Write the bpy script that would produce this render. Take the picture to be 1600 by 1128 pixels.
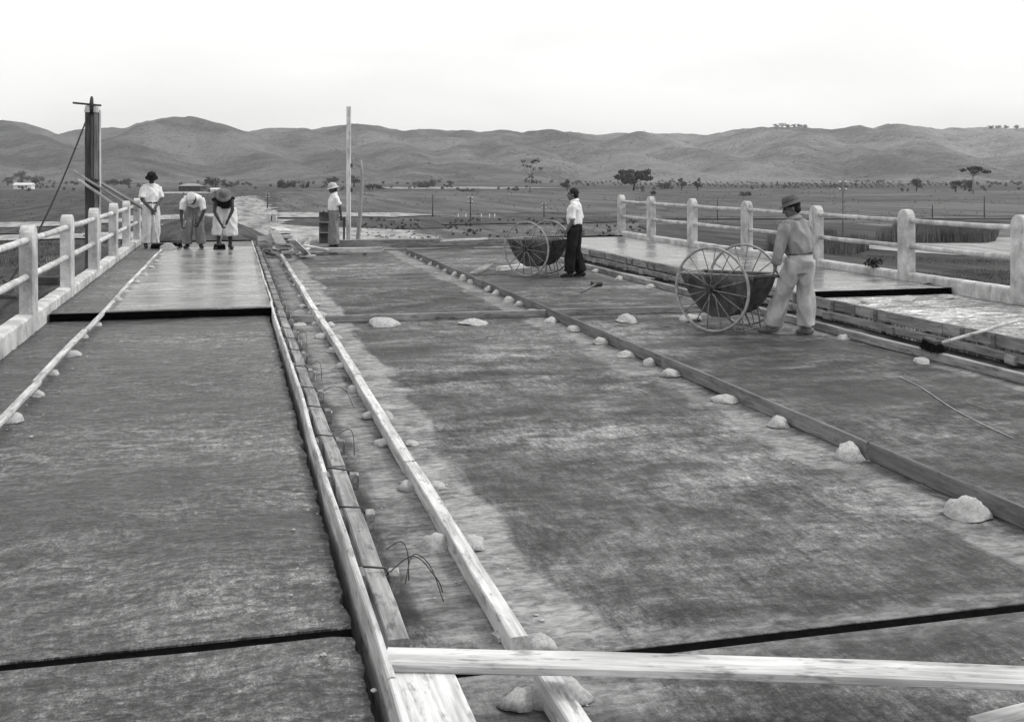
import bpy, bmesh, math, random
import numpy as np
from mathutils import Vector, Matrix, Quaternion, noise as mnoise

random.seed(7); RNG = np.random.default_rng(7)
scene = bpy.context.scene
for o in list(bpy.data.objects): bpy.data.objects.remove(o)
C = scene.collection
R = math.radians

# ---------------------------------------------------------------- camera
# measured from the photograph: level view camera with a lowered lens (verticals stay vertical)
F_PX, VPX, HOR, CAM_H = 1700.0, 362.0, 274.0, 1.95
PSI = math.atan((800 - VPX) / F_PX)                      # camera turned right of the bridge axis (+Y)
FWD = Vector((math.sin(PSI), math.cos(PSI), 0)); RGT = Vector((math.cos(PSI), -math.sin(PSI), 0))
cd = bpy.data.cameras.new('camera'); cam = bpy.data.objects.new('camera', cd); C.objects.link(cam)
cam.location = (0, 0, CAM_H); cam.rotation_euler = (R(90), 0, -PSI)
cd.sensor_width = 36; cd.sensor_fit = 'HORIZONTAL'; cd.lens = 36 * F_PX / 1600
cd.shift_y = -(564 - HOR) / 1600; cd.clip_start = 0.05; cd.clip_end = 12000
scene.camera = cam

# ---------------------------------------------------------------- sky, sun, exposure
SUN_EL, SUN_AZ = R(50), R(92)                            # azimuth from +Y towards +X
w = bpy.data.worlds.new('World'); scene.world = w; w.use_nodes = True
nt = w.node_tree; nt.nodes.clear()
sky = nt.nodes.new('ShaderNodeTexSky'); sky.sky_type = 'NISHITA'; sky.sun_disc = False
sky.sun_elevation = SUN_EL; sky.sun_rotation = SUN_AZ; sky.dust_density = 4; sky.air_density = 1
bw = nt.nodes.new('ShaderNodeRGBToBW'); nt.links.new(sky.outputs[0], bw.inputs[0])
bg1 = nt.nodes.new('ShaderNodeBackground'); bg1.inputs[1].default_value = 0.05; nt.links.new(bw.outputs[0], bg1.inputs[0])
tc = nt.nodes.new('ShaderNodeTexCoord'); mp = nt.nodes.new('ShaderNodeMapping'); mp.inputs['Scale'].default_value = (1.2, 1.2, 5)
nt.links.new(tc.outputs['Generated'], mp.inputs[0])
nz = nt.nodes.new('ShaderNodeTexNoise'); nz.inputs['Scale'].default_value = 2.2; nz.inputs['Detail'].default_value = 5
nt.links.new(mp.outputs[0], nz.inputs['Vector'])
cr = nt.nodes.new('ShaderNodeValToRGB'); cr.color_ramp.elements[0].position = .30; cr.color_ramp.elements[1].position = .52
cr.color_ramp.elements[0].color = (.87, .865, .845, 1); cr.color_ramp.elements[1].color = (1, .997, .985, 1)
nt.links.new(nz.outputs[0], cr.inputs[0])
bg2 = nt.nodes.new('ShaderNodeBackground'); bg2.inputs[1].default_value = 0.95; nt.links.new(cr.outputs[0], bg2.inputs[0])
ad = nt.nodes.new('ShaderNodeAddShader'); nt.links.new(bg1.outputs[0], ad.inputs[0]); nt.links.new(bg2.outputs[0], ad.inputs[1])
wo = nt.nodes.new('ShaderNodeOutputWorld'); nt.links.new(ad.outputs[0], wo.inputs[0])
sl = bpy.data.lights.new('sun', 'SUN'); sl.energy = 1.4; sl.angle = R(11); sl.color = (1, .99, .975)
so = bpy.data.objects.new('sun', sl); C.objects.link(so)
sdir = Vector((math.sin(SUN_AZ) * math.cos(SUN_EL), math.cos(SUN_AZ) * math.cos(SUN_EL), math.sin(SUN_EL)))
so.rotation_euler = sdir.to_track_quat('Z', 'Y').to_euler(); so.location = (20, 10, 40)
vs = scene.view_settings; vs.view_transform = 'Standard'; vs.look = 'None'; vs.exposure = 0.0; vs.gamma = 1; vs.use_curve_mapping = False

# ---------------------------------------------------------------- pixel helpers
def ray(u, v): return FWD * F_PX + RGT * (u - 800) + Vector((0, 0, -(v - HOR)))
def G(u, v, z=0.0):
    d = ray(u, v); t = (z - CAM_H) / d.z
    return Vector((d.x * t, d.y * t, z))
def AT(u, v, depth):                                      # point at a depth along the camera axis
    d = ray(u, v) * (depth / F_PX); return d + Vector((0, 0, CAM_H))
def depth_of(p): return p.x * FWD.x + p.y * FWD.y
def bearing(p, q): return math.atan2(q[0] - p[0], q[1] - p[1])

# ---------------------------------------------------------------- material helpers
class NT:
    def __init__(s, name):
        m = bpy.data.materials.new(name); m.use_nodes = True; s.m = m; s.t = m.node_tree
        s.b = s.t.nodes['Principled BSDF']; s.out = s.t.nodes['Material Output']
        s.tc = s.t.nodes.new('ShaderNodeTexCoord'); s.geo = s.t.nodes.new('ShaderNodeNewGeometry')
    def n(s, k): return s.t.nodes.new(k)
    def put(s, sock, v):
        if isinstance(v, bpy.types.NodeSocket): s.t.links.new(v, sock)
        elif v is not None: sock.default_value = v
    def mapping(s, vec, scale, loc=(0, 0, 0)):
        n = s.n('ShaderNodeMapping'); s.put(n.inputs[0], vec); n.inputs['Scale'].default_value = scale; n.inputs['Location'].default_value = loc
        return n.outputs[0]
    def noise(s, vec, scale=1, detail=4, rough=.55, dist=0):
        n = s.n('ShaderNodeTexNoise'); s.put(n.inputs['Vector'], vec); n.inputs['Scale'].default_value = scale
        n.inputs['Detail'].default_value = detail; n.inputs['Roughness'].default_value = rough; n.inputs['Distortion'].default_value = dist
        return n.outputs[0]
    def math(s, op, a, b=None, clamp=False):
        n = s.n('ShaderNodeMath'); n.operation = op; n.use_clamp = clamp; s.put(n.inputs[0], a)
        if b is not None: s.put(n.inputs[1], b)
        return n.outputs[0]
    def mapr(s, v, a, b, c=0, d=1):
        n = s.n('ShaderNodeMapRange'); s.put(n.inputs[0], v)
        for i, x in enumerate((a, b, c, d)): n.inputs[i + 1].default_value = x
        return n.outputs[0]
    def mix(s, f, a, b):
        n = s.n('ShaderNodeMix'); n.data_type = 'FLOAT'; s.put(n.inputs[0], f); s.put(n.inputs[2], a); s.put(n.inputs[3], b)
        return n.outputs[0]
    def sep(s, v):
        n = s.n('ShaderNodeSeparateXYZ'); s.put(n.inputs[0], v); return n.outputs
    def bump(s, h, dist=.01, strength=1.0, base=None):
        n = s.n('ShaderNodeBump'); s.put(n.inputs['Height'], h); n.inputs['Distance'].default_value = dist; n.inputs['Strength'].default_value = strength
        if base is not None: s.put(n.inputs['Normal'], base)
        s.t.links.new(n.outputs[0], s.b.inputs['Normal']); return n.outputs[0]
    def done(s, val, rough=.85, spec=.3, tint=(.992, .996, 1)):
        n = s.n('ShaderNodeCombineColor'); 
        for i in range(3): s.put(n.inputs[i], s.math('MULTIPLY', val, tint[i]))
        s.t.links.new(n.outputs[0], s.b.inputs['Base Color'])
        s.put(s.b.inputs['Roughness'], rough); s.put(s.b.inputs['Specular IOR Level'], spec)
        return s.m
def grey(name, lo, hi, scale=8, stretch=(1, 1, 1), rough=.85, spec=.3, bump=.004, space='Object', fine=60, dist=0):
    M = NT(name); v = M.mapping(M.tc.outputs['Object'] if space == 'Object' else M.geo.outputs['Position'], stretch)
    a = M.noise(v, scale, 5, .6, dist); b = M.noise(v, fine, 3, .6)
    f = M.math('ADD', M.math('MULTIPLY', a, .7), M.math('MULTIPLY', b, .3))
    val = M.mapr(f, .40, .60, lo, hi)
    if bump: M.bump(f, bump, .7)
    return M.done(val, rough, spec)
MT = {}
def wood(name, lo, hi, dirt=.35, spots=True):
    M = NT(name); o = M.tc.outputs['Object']; oi = M.n('ShaderNodeObjectInfo')
    off = M.n('ShaderNodeVectorMath'); off.operation = 'ADD'; M.put(off.inputs[0], o)
    cm = M.n('ShaderNodeCombineXYZ')
    for i in range(3): M.put(cm.inputs[i], M.math('MULTIPLY', oi.outputs['Random'], 37.0 + 11 * i))
    M.put(off.inputs[1], cm.outputs[0]); o = off.outputs[0]
    g = M.noise(M.mapping(o, (2.2, 45, 45)), 1, 5, .6, .4)
    big = M.noise(M.mapping(o, (1.3, 5, 5)), 1, 4, .6)
    d = M.noise(M.mapping(o, (6, 22, 22)), 1, 3, .7)
    val = M.mapr(M.math('ADD', M.math('MULTIPLY', g, .45), M.math('MULTIPLY', big, .55)), .41, .60, lo, hi)
    val = M.math('MULTIPLY', val, M.mapr(oi.outputs['Random'], 0, 1, .8, 1.12))
    if dirt: val = M.math('MULTIPLY', val, M.mapr(d, .54, .68, 1, 1 - dirt))
    M.bump(g, .002, .6); return M.done(val, .85, .2)
MT['wood'] = wood('weathered_wood', .17, .38, .5)
MT['wood_pale'] = wood('mortar_whitened_wood', .36, .72, .5)
MT['wood_dark'] = wood('dark_timber', .05, .13)
MT['wood_mid'] = wood('grey_timber', .13, .25)
MT['conc_white'] = grey('limewashed_concrete', .40, .62, 5, rough=.9, bump=.003)
def rail_conc():
    M = NT('limewashed_concrete'); p = M.geo.outputs['Position']
    a = M.noise(p, 4, 6, .65); st = M.noise(M.mapping(p, (14, 14, 1.3)), 1, 5, .65); g = M.noise(p, 70, 3, .7); bl = M.noise(p, 1.3, 4, .6)
    val = M.math('MULTIPLY', M.mapr(a, .38, .62, .40, .66), M.mapr(g, .35, .65, .84, 1.1)); val = M.math('MULTIPLY', val, M.mapr(bl, .4, .6, .82, 1.08))
    val = M.math('MULTIPLY', val, M.mapr(st, .56, .70, 1, .55)); M.bump(M.math('ADD', a, M.math('MULTIPLY', g, .4)), .006, .8)
    return M.done(val, .9, .2)
MT['conc_white'] = rail_conc()
MT['mortar'] = grey('pale_mortar', .32, .50, 5, rough=.95, bump=.004, fine=18)
MT['bitumen'] = grey('black_bitumen', .001, .004, 20, rough=.9, spec=.02, bump=.004)
MT['iron'] = grey('dark_iron', .015, .04, 16, rough=.55, spec=.5, bump=.001)
MT['tub'] = grey('rusty_grey_sheet_iron', .035, .085, 7, rough=.6, spec=.4, bump=.001)
def tub_mat():
    M = NT('cement_splashed_sheet_iron'); o = M.tc.outputs['Object']; a = M.noise(o, 6, 5, .65); d = M.noise(M.mapping(o, (9, 9, 5)), 1, 6, .7); g = M.noise(o, 60, 3, .7); x, y, z = M.sep(o)
    val = M.math('MULTIPLY', M.mapr(a, .4, .6, .03, .075), M.mapr(g, .35, .65, .75, 1.25))
    sp = M.math('MAXIMUM', M.mapr(d, .58, .66, 0, .7), M.math('MULTIPLY', M.mapr(M.math('ADD', z, M.math('MULTIPLY', a, .12)), .70, .76, 0, .8), M.mapr(d, .42, .54, 0, 1)))
    val = M.mix(sp, val, .24); M.bump(M.math('ADD', a, d), .004, .7); return M.done(val, .65, .35)
MT['tub'] = tub_mat()
MT['rim'] = grey('pale_dusty_rim', .24, .42, 16, rough=.7, bump=.001)
MT['spoke'] = grey('worn_spoke_iron', .12, .26, 20, rough=.6, spec=.4, bump=0)
MT['bristle'] = grey('black_bristle', .006, .02, 40, rough=.9, spec=.1, bump=0)
MT['rope'] = grey('tarred_rope', .012, .03, 40, rough=.9, bump=0)
MT['skin'] = grey('tanned_skin', .11, .15, 12, rough=.6, spec=.4, bump=0)
MT['skin_dark'] = grey('sun_darkened_skin', .022, .036, 12, rough=.55, spec=.4, bump=0)
MT['skin_mid'] = grey('brown_skin', .045, .065, 12, rough=.6, spec=.4, bump=0)
MT['hair'] = grey('black_hair', .006, .016, 60, rough=.7, bump=.002)
def cloth(name, lo, hi):
    return grey(name, lo, hi, 9, (1, 1, .5), .95, .1, .006, fine=70)
MT['shirt_white'] = cloth('white_cotton', .66, .82)
MT['shirt_grey'] = cloth('grey_cotton', .21, .31)
MT['shirt_dark'] = cloth('near_black_cotton', .012, .022)
MT['trouser_white'] = cloth('off_white_trouser', .56, .72)
MT['trouser_light'] = cloth('light_drill', .36, .50)
MT['trouser_grey'] = cloth('mid_grey_drill', .17, .25)
MT['trouser_dark'] = cloth('black_wool', .010, .022)
MT['felt'] = cloth('grey_felt', .10, .15); MT['felt_dark'] = cloth('black_felt', .012, .02)
MT['straw'] = cloth('brown_straw', .11, .18); MT['cork'] = cloth('pale_helmet_cloth', .40, .52); MT['cap'] = cloth('pale_cap', .5, .66)
MT['leather'] = grey('black_leather', .01, .025, 20, rough=.5, spec=.4, bump=.001)
MT['shoe_pale'] = grey('dusty_shoe', .13, .24, 20, rough=.8, bump=.001)
MT['leaf_dark'] = grey('dark_foliage', .018, .045, 1.5, rough=.8, spec=.2, bump=0, fine=8)
MT['leaf'] = grey('grey_foliage', .04, .085, 1.5, rough=.8, spec=.2, bump=0, fine=8)
MT['bark'] = grey('pale_bark', .22, .36, 2, rough=.9); MT['bark_dark'] = grey('dark_bark', .03, .07, 2, rough=.9)
MT['reed'] = grey('reed_leaf', .07, .18, .6, rough=.8, spec=.2, bump=0, space='World', fine=5)
MT['house_wall'] = grey('white_house_wall', .6, .74, .5, rough=.9); MT['roof'] = grey('pale_thatch', .24, .36, 1, rough=.95)
MT['dark'] = grey('dark_opening', .01, .02, 3, bump=0)
MT['insulator'] = grey('white_insulator', .75, .85, 3, rough=.3, bump=0)

# deck surfaces (world coordinates; stains are mortar, damp and broom marks)
XA, XB, XC, XC2, XR, XCL, XCR, XD = .487, 1.094, 4.21, 7.13, 7.74, -2.12, 10.26, -1.51
Y_JOINT, Y_STEP, Y_END = 4.18, 13.85, 33.2
def deck_mat():
    M = NT('damp_old_deck_concrete'); p = M.geo.outputs['Position']; x, y, z = M.sep(p)
    st = M.noise(M.mapping(p, (.8, 2.2, 1)), 1, 8, .72, .7)
    blot = M.noise(M.mapping(p, (.32, .75, 1), (3, 5, 0)), 1, 6, .62, .4)
    fine = M.noise(M.mapping(p, (9, 19, 1)), 1, 6, .75, .6)
    grit = M.noise(p, 120, 3, .7)
    pat = M.noise(M.mapping(p, (1.7, 2.6, 1), (1, 9, 0)), 1, 8, .74, .5)
    def mul(*a):
        o_ = a[0]
        for b_ in a[1:]: o_ = M.math('MULTIPLY', o_, b_)
        return o_
    peb = M.noise(M.mapping(p, (42, 52, 1)), 1, 4, .75)
    big = M.noise(M.mapping(p, (.22, .36, 1), (11, 2, 0)), 1, 4, .6, .5)
    val = mul(M.mapr(blot, .40, .60, .034, .105), M.mapr(big, .40, .60, .6, 1.5), M.mapr(st, .38, .62, .62, 1.4), M.mapr(pat, .40, .62, .62, 1.6), M.mapr(fine, .38, .62, .75, 1.3), M.mapr(peb, .35, .65, .72, 1.3), M.mapr(grit, .35, .65, .75, 1.25))
    sp1 = M.noise(M.mapping(p, (30, 9, 1)), 1, 3, .7); sp2 = M.noise(M.mapping(p, (9, 2.6, 1), (2, 4, 0)), 1, 4, .7, .4); sp3 = M.noise(M.mapping(p, (90, 40, 1)), 1, 2, .7)
    val = mul(val, M.mapr(sp1, .36, .64, .68, 1.36), M.mapr(sp2, .38, .62, .72, 1.32), M.mapr(sp3, .36, .64, .78, 1.24))
    f = blot
    # dusty scuffs
    sc = M.math('MULTIPLY', M.mapr(st, .57, .66, 0, 1), M.mapr(pat, .48, .6, 0, .8)); val = M.mix(sc, val, .22)
    # mortar spilt along the guide timbers, ragged edges
    e1 = M.noise(M.mapping(p, (2.4, .6, 1)), 1, 6, .6, .2)
    e = M.math('MULTIPLY', M.math('SUBTRACT', e1, .5), .72)
    def band(c, wd, soft=.035):
        d = M.math('ABSOLUTE', M.math('SUBTRACT', x, c)); return M.mapr(M.math('ADD', d, e), wd - soft, wd + soft, 1, 0)
    wid = M.math('MAXIMUM', M.math('MULTIPLY', band(XB + .22, .20), .95), M.math('MULTIPLY', band(XC - .20, .20), .62))
    wid = M.math('MAXIMUM', wid, M.math('MULTIPLY', band(XB - .14, .16), .72))
    wid = M.math('MAXIMUM', wid, M.math('MULTIPLY', band(XC2 - .05, .10), .4))
    dy = M.math('ABSOLUTE', M.math('SUBTRACT', y, Y_JOINT)); jb = M.mapr(M.math('ADD', dy, M.math('MULTIPLY', e, .5)), .12, .22, .6, 0)
    jb = M.math('MULTIPLY', jb, M.mapr(x, 1.1, 1.2, 0, 1)); wid = M.math('MAXIMUM', wid, jb)
    wid = M.math('MULTIPLY', wid, M.mapr(fine, .38, .60, .55, 1.05))
    wid = M.math('MULTIPLY', wid, M.mapr(pat, .38, .56, .55, 1.0))
    val = M.mix(wid, val, M.mapr(M.math('ADD', M.math('MULTIPLY', fine, .5), M.math('MULTIPLY', pat, .5)), .42, .58, .18, .40))
    wet = M.math('MULTIPLY', M.mapr(M.math('ADD', x, M.math('MULTIPLY', e, .6)), .79, .84, 1, 0), M.mapr(blot, .40, .56, 1, .35))
    val = M.mix(wet, val, M.math('MULTIPLY', val, .40))
    M.bump(M.math('ADD', M.math('MULTIPLY', fine, .8), M.math('ADD', M.math('MULTIPLY', st, .4), M.math('MULTIPLY', grit, .25))), .008, .9)
    return M.done(val, M.mapr(f, .44, .56, .58, .9), .3)
def broom_mat(name, lo, hi, rough, bump, sx=3.4, sy=17, spec=.35, rvar=.1):
    M = NT(name); p = M.geo.outputs['Position']
    wob = M.n('ShaderNodeVectorMath'); wob.operation = 'MULTIPLY_ADD'
    nv = M.n('ShaderNodeTexNoise'); M.put(nv.inputs['Vector'], p); nv.inputs['Scale'].default_value = .8; nv.inputs['Detail'].default_value = 2
    M.put(wob.inputs[0], nv.outputs['Color']); wob.inputs[1].default_value = (.35, .45, 0); M.put(wob.inputs[2], p); q = wob.outputs[0]
    a = M.noise(M.mapping(q, (sx, sy, 1)), 1, 5, .62, .7); a2 = M.noise(M.mapping(q, (sx * 3.6, sy * 2.4, 1)), 1, 4, .65, .5)
    b = M.noise(M.mapping(p, (.6, 1.3, 1)), 1, 4, .6); g = M.noise(p, 110, 2, .6)
    c_ = M.noise(M.mapping(q, (30, 44, 1)), 1, 4, .78); big = M.noise(M.mapping(p, (.25, .4, 1), (5, 8, 0)), 1, 3, .6)
    w1_ = M.noise(M.mapping(q, (32, 12, 1)), 1, 3, .7); w2_ = M.noise(M.mapping(p, (95, 45, 1)), 1, 2, .7)
    val = (lo * hi) ** .5; R_ = (hi / lo) ** .5
    for n_, k_ in ((a, .5), (a2, .5), (b, .34), (g, .3), (c_, .4), (big, .3), (w1_, .34), (w2_, .24)): val = M.math('MULTIPLY', val, M.mapr(n_, .37, .63, 1 - k_ * min(1, (R_ - 1) * 1.1), 1 + k_ * min(1.3, (R_ - 1) * 1.2)))
    M.bump(M.math('ADD', M.math('ADD', a, M.math('MULTIPLY', a2, .7)), M.math('MULTIPLY', c_, .35)), bump, .9)
    return M.done(val, M.mapr(b, .35, .65, rough - rvar, rough + rvar), spec)
MT['deck'] = deck_mat()
MT['slab_near'] = broom_mat('broomed_slab_concrete', .020, .150, .40, .05, 3.4, 9, .5, .12)
MT['slab_near_right'] = broom_mat('rough_pale_slab_concrete', .09, .40, .62, .02, 2.2, 7)
MT['slab_wet'] = broom_mat('wet_screeded_concrete', .055, .22, .25, .0022, 1.2, 9, .5, .07)
MT['conc_dark'] = grey('dark_bridge_concrete', .05, .11, 1.5, rough=.9, space='World')

# ---------------------------------------------------------------- mesh helpers
def make(name, verts, faces, mat, parent=None, smooth=False, loc=None):
    me = bpy.data.meshes.new(name); me.from_pydata([tuple(v) for v in verts], [], faces); me.update()
    if mat: me.materials.append(MT[mat] if isinstance(mat, str) else mat)
    if smooth: me.polygons.foreach_set('use_smooth', [True] * len(me.polygons))
    o = bpy.data.objects.new(name, me); C.objects.link(o)
    if parent: o.parent = parent
    if loc is not None: o.location = loc
    return o
def tag(o, label, cat, group=None):
    o['label'] = label; o['category'] = cat
    if group: o['group'] = group
    return o
def empty(name, loc=(0, 0, 0), rz=0, label=None, cat=None, group=None):
    o = bpy.data.objects.new(name, None); C.objects.link(o); o.location = loc; o.rotation_euler = (0, 0, rz); o.empty_display_size = .1
    if label: tag(o, label, cat, group)
    return o
def struct(o, kind='structure'): o['kind'] = kind; return o
class MB:
    def __init__(s): s.v = []; s.f = []
    def add(s, v, f):
        k = len(s.v); s.v += [Vector(p) for p in v]; s.f += [tuple(i + k for i in q) for q in f]; return s
    def box(s, a, b):
        (x0, y0, z0), (x1, y1, z1) = a, b
        return s.add([(x0, y0, z0), (x1, y0, z0), (x1, y1, z0), (x0, y1, z0), (x0, y0, z1), (x1, y0, z1), (x1, y1, z1), (x0, y1, z1)],
                     [(0, 3, 2, 1), (4, 5, 6, 7), (0, 1, 5, 4), (1, 2, 6, 5), (2, 3, 7, 6), (3, 0, 4, 7)])
    def tube(s, pts, rad, n=8, side=None, cap=True):
        """tube through pts; rad = list of r or (r_side, r_other)"""
        pts = [Vector(p) for p in pts]; rings = []
        ref = Vector(side) if side is not None else None
        for i, p in enumerate(pts):
            t = (pts[min(i + 1, len(pts) - 1)] - pts[max(i - 1, 0)]); t = t.normalized() if t.length > 1e-9 else Vector((0, 0, 1))
            if ref is None: ref = Vector((1, 0, 0)) if abs(t.x) < .9 else Vector((0, 1, 0))
            a = (ref - t * ref.dot(t)); a = a.normalized() if a.length > 1e-6 else t.orthogonal().normalized()
            b = t.cross(a); r = rad[i] if isinstance(rad, (list, tuple)) else rad
            ra, rb = r if isinstance(r, (list, tuple)) else (r, r)
            rings.append([p + a * (ra * math.cos(2 * math.pi * k / n)) + b * (rb * math.sin(2 * math.pi * k / n)) for k in range(n)])
            if side is None: ref = a
        v = [q for r in rings for q in r]; f = []
        for i in range(len(pts) - 1):
            for k in range(n): f.append((i * n + k, i * n + (k + 1) % n, (i + 1) * n + (k + 1) % n, (i + 1) * n + k))
        if cap: f.append(tuple(range(n - 1, -1, -1))); f.append(tuple((len(pts) - 1) * n + k for k in range(n)))
        return s.add(v, f)
    def ball(s, c, r, n=10, m=7, rot=None):
        c = Vector(c); r = Vector((r, r, r)) if not isinstance(r, (tuple, list, Vector)) else Vector(r); v = []; f = []
        for j in range(1, m):
            th = math.pi * j / m
            for k in range(n):
                q = Vector((math.sin(th) * math.cos(2 * math.pi * k / n) * r.x, math.sin(th) * math.sin(2 * math.pi * k / n) * r.y, math.cos(th) * r.z))
                v.append(c + (rot @ q if rot else q))
        tp = Vector((0, 0, r.z)); v.append(c + (rot @ tp if rot else tp)); v.append(c - (rot @ tp if rot else tp)); T = len(v) - 2
        for j in range(m - 2):
            for k in range(n): f.append((j * n + k, (j + 1) * n + k, (j + 1) * n + (k + 1) % n, j * n + (k + 1) % n))
        for k in range(n): f.append((T, k, (k + 1) % n)); f.append((T + 1, (m - 2) * n + (k + 1) % n, (m - 2) * n + k))
        return s.add(v, f)
    def lathe(s, prof, n=20, rot=None, c=(0, 0, 0), sx=1, sy=1):
        v = []; f = []; c = Vector(c)
        for r, z in prof:
            for k in range(n):
                q = Vector((r * sx * math.cos(2 * math.pi * k / n), r * sy * math.sin(2 * math.pi * k / n), z)); v.append(c + (rot @ q if rot else q))
        for i in range(len(prof) - 1):
            for k in range(n): f.append((i * n + k, i * n + (k + 1) % n, (i + 1) * n + (k + 1) % n, (i + 1) * n + k))
        return s.add(v, f)
    def build(s, name, mat, parent=None, smooth=False, loc=None): return make(name, s.v, s.f, mat, parent, smooth, loc)
def beam_mesh(L, wd, ht, seg=None, jit=.003, ch=.006, bow=0.0, seed=0):
    """a plank along +X, bottom at z=0, centred in y, chamfered and slightly uneven"""
    rng = random.Random(seed); n = seg or max(2, min(24, int(L / .35))); v = []; f = []
    hw = wd / 2; prof = [(-hw + ch, 0), (hw - ch, 0), (hw, ch), (hw, ht - ch), (hw - ch, ht), (-hw + ch, ht), (-hw, ht - ch), (-hw, ch)]
    for i in range(n + 1):
        t = i / n; oy = bow * math.sin(math.pi * t) + rng.uniform(-jit, jit); oz = rng.uniform(-jit, jit) * .5
        for a, b in prof: v.append((L * t, a + oy + rng.uniform(-jit, jit) * .35, b + oz + rng.uniform(-jit, jit) * .35))
    for i in range(n):
        for k in range(8): f.append((i * 8 + k, (i + 1) * 8 + k, (i + 1) * 8 + (k + 1) % 8, i * 8 + (k + 1) % 8))
    f.append(tuple(range(8))); f.append(tuple(n * 8 + k for k in range(7, -1, -1)))
    return v, f
def beam(name, p0, p1, wd, ht, mat='wood', parent=None, roll=0.0, **k):
    """plank whose bottom centre line runs p0 -> p1"""
    p0, p1 = Vector(p0), Vector(p1); d = p1 - p0; L = d.length; x = d.normalized()
    up = Vector((0, 0, 1)); y = up.cross(x); y = y.normalized() if y.length > 1e-5 else Vector((1, 0, 0)); z = x.cross(y)
    if roll: q = Quaternion(x, roll); y = q @ y; z = q @ z
    v, f = beam_mesh(L, wd, ht, seed=k.pop('seed', int(abs(p0.x * 131 + p0.y * 77 + p1.z * 13) * 10)), **k)
    o = make(name, v, f, mat, parent)
    o.matrix_local = Matrix(((x.x, y.x, z.x, p0.x), (x.y, y.y, z.y, p0.y), (x.z, y.z, z.z, p0.z), (0, 0, 0, 1)))
    return o
ORD = ['nearest', 'second', 'third', 'fourth', 'fifth', 'sixth', 'seventh', 'eighth', 'ninth', 'tenth', 'eleventh', 'twelfth', 'thirteenth', 'fourteenth', 'fifteenth',
       'sixteenth', 'seventeenth', 'eighteenth', 'nineteenth', 'twentieth', 'twenty-first', 'twenty-second', 'twenty-third', 'twenty-fourth', 'twenty-fifth', 'twenty-sixth', 'twenty-seventh', 'twenty-eighth', 'twenty-ninth', 'thirtieth']
def grid_slab(name, x0, x1, y0, y1, zt, zb, mat, step=.12, amp=.004, edge=.0, parent=None, seed=0, ystep=None):
    """slab whose top is a grid with small relief and ragged side edges"""
    nx = max(2, int((x1 - x0) / step)); ny = max(2, int((y1 - y0) / (ystep or step * 1.6))); v = []; f = []
    for j in range(ny + 1):
        for i in range(nx + 1):
            x = x0 + (x1 - x0) * i / nx; y = y0 + (y1 - y0) * j / ny
            z = zt + amp * (mnoise.noise(Vector((x * 1.3, y * 1.8, seed))) + .6 * mnoise.noise(Vector((x * 4, y * 7, seed + 5))))
            if edge and i in (0, nx): x += edge * (mnoise.noise(Vector((y * 5, i, seed + 9))) + .7 * mnoise.noise(Vector((y * 17, i, seed + 2)))); z -= abs(edge) * .3 * (1 + mnoise.noise(Vector((y * 9, i, seed))))
            v.append((x, y, z))
    W = nx + 1
    for j in range(ny):
        for i in range(nx): f.append((j * W + i, j * W + i + 1, (j + 1) * W + i + 1, (j + 1) * W + i))
    k = len(v); ring = [i for i in range(W)] + [j * W + nx for j in range(1, ny + 1)] + [ny * W + i for i in range(nx - 1, -1, -1)] + [j * W for j in range(ny - 1, 0, -1)]
    for i in ring: v.append((v[i][0], v[i][1], zb))
    n = len(ring)
    for i in range(n): f.append((ring[i], k + i, k + (i + 1) % n, ring[(i + 1) % n]))
    f.append(tuple(k + i for i in range(n)))
    o = make(name, v, f, mat, parent); o.data.polygons.foreach_set('use_smooth', [i < nx * ny for i in range(len(o.data.polygons))]); return o

# ================================================================ SETTING
GZ = -4.0
# ---- ground sheet
def ground_mat():
    M = NT('grass_plain'); p = M.geo.outputs['Position']; x, y, z = M.sep(p)
    a = M.noise(M.mapping(p, (.006, .022, 1)), 1, 6, .6, .5); b = M.noise(M.mapping(p, (.05, .09, 1)), 1, 5, .65)
    c = M.noise(M.mapping(p, (.5, .5, 1)), 1, 4, .7); g = M.noise(M.mapping(p, (2.2, 3, 1)), 1, 3, .7)
    f = M.math('ADD', M.math('ADD', M.math('MULTIPLY', a, .35), M.math('MULTIPLY', b, .3)), M.math('ADD', M.math('MULTIPLY', c, .2), M.math('MULTIPLY', g, .15)))
    val = M.mapr(f, .43, .57, .035, .135)
    i1 = M.noise(M.mapping(p, (.25, .016, 1)), 1, 5, .7, .3); i2 = M.noise(M.mapping(p, (1.1, .09, 1)), 1, 4, .7); val = M.math('MULTIPLY', M.math('MULTIPLY', val, M.mapr(i1, .38, .62, .7, 1.35)), M.mapr(i2, .36, .64, .72, 1.3))
    sand = M.mapr(M.noise(M.mapping(p, (.03, .12, 1), (7, 3, 0)), 1, 5, .65), .60, .72, 0, .55)
    val = M.mix(sand, val, M.mapr(c, .42, .58, .13, .25))
    M.bump(M.math('ADD', c, M.math('MULTIPLY', g, .6)), .35, .8)
    return M.done(val, .95, .1)
MT['ground'] = ground_mat()
def plain():
    v = []; f = []; rs = [0, 8, 16, 28, 45, 70, 110, 170, 260, 400, 600, 900, 1400, 2200, 3500, 6000]; n = 72
    for r in rs:
        for k in range(n): v.append((r * math.sin(2 * math.pi * k / n), r * math.cos(2 * math.pi * k / n), GZ))
    for i in range(len(rs) - 1):
        for k in range(n): f.append((i * n + k, (i + 1) * n + k, (i + 1) * n + (k + 1) % n, i * n + (k + 1) % n))
    return struct(make('ground', v, f, 'ground'))
plain()
MT['sand'] = grey('pale_sand', .19, .42, .5, (1.5, .3, 1), .95, .1, .08, 'World', 6)
MT['gravel_road'] = grey('pale_gravel', .13, .38, .45, (1.5, .25, 1), .95, .1, .10, 'World', 4)
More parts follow.
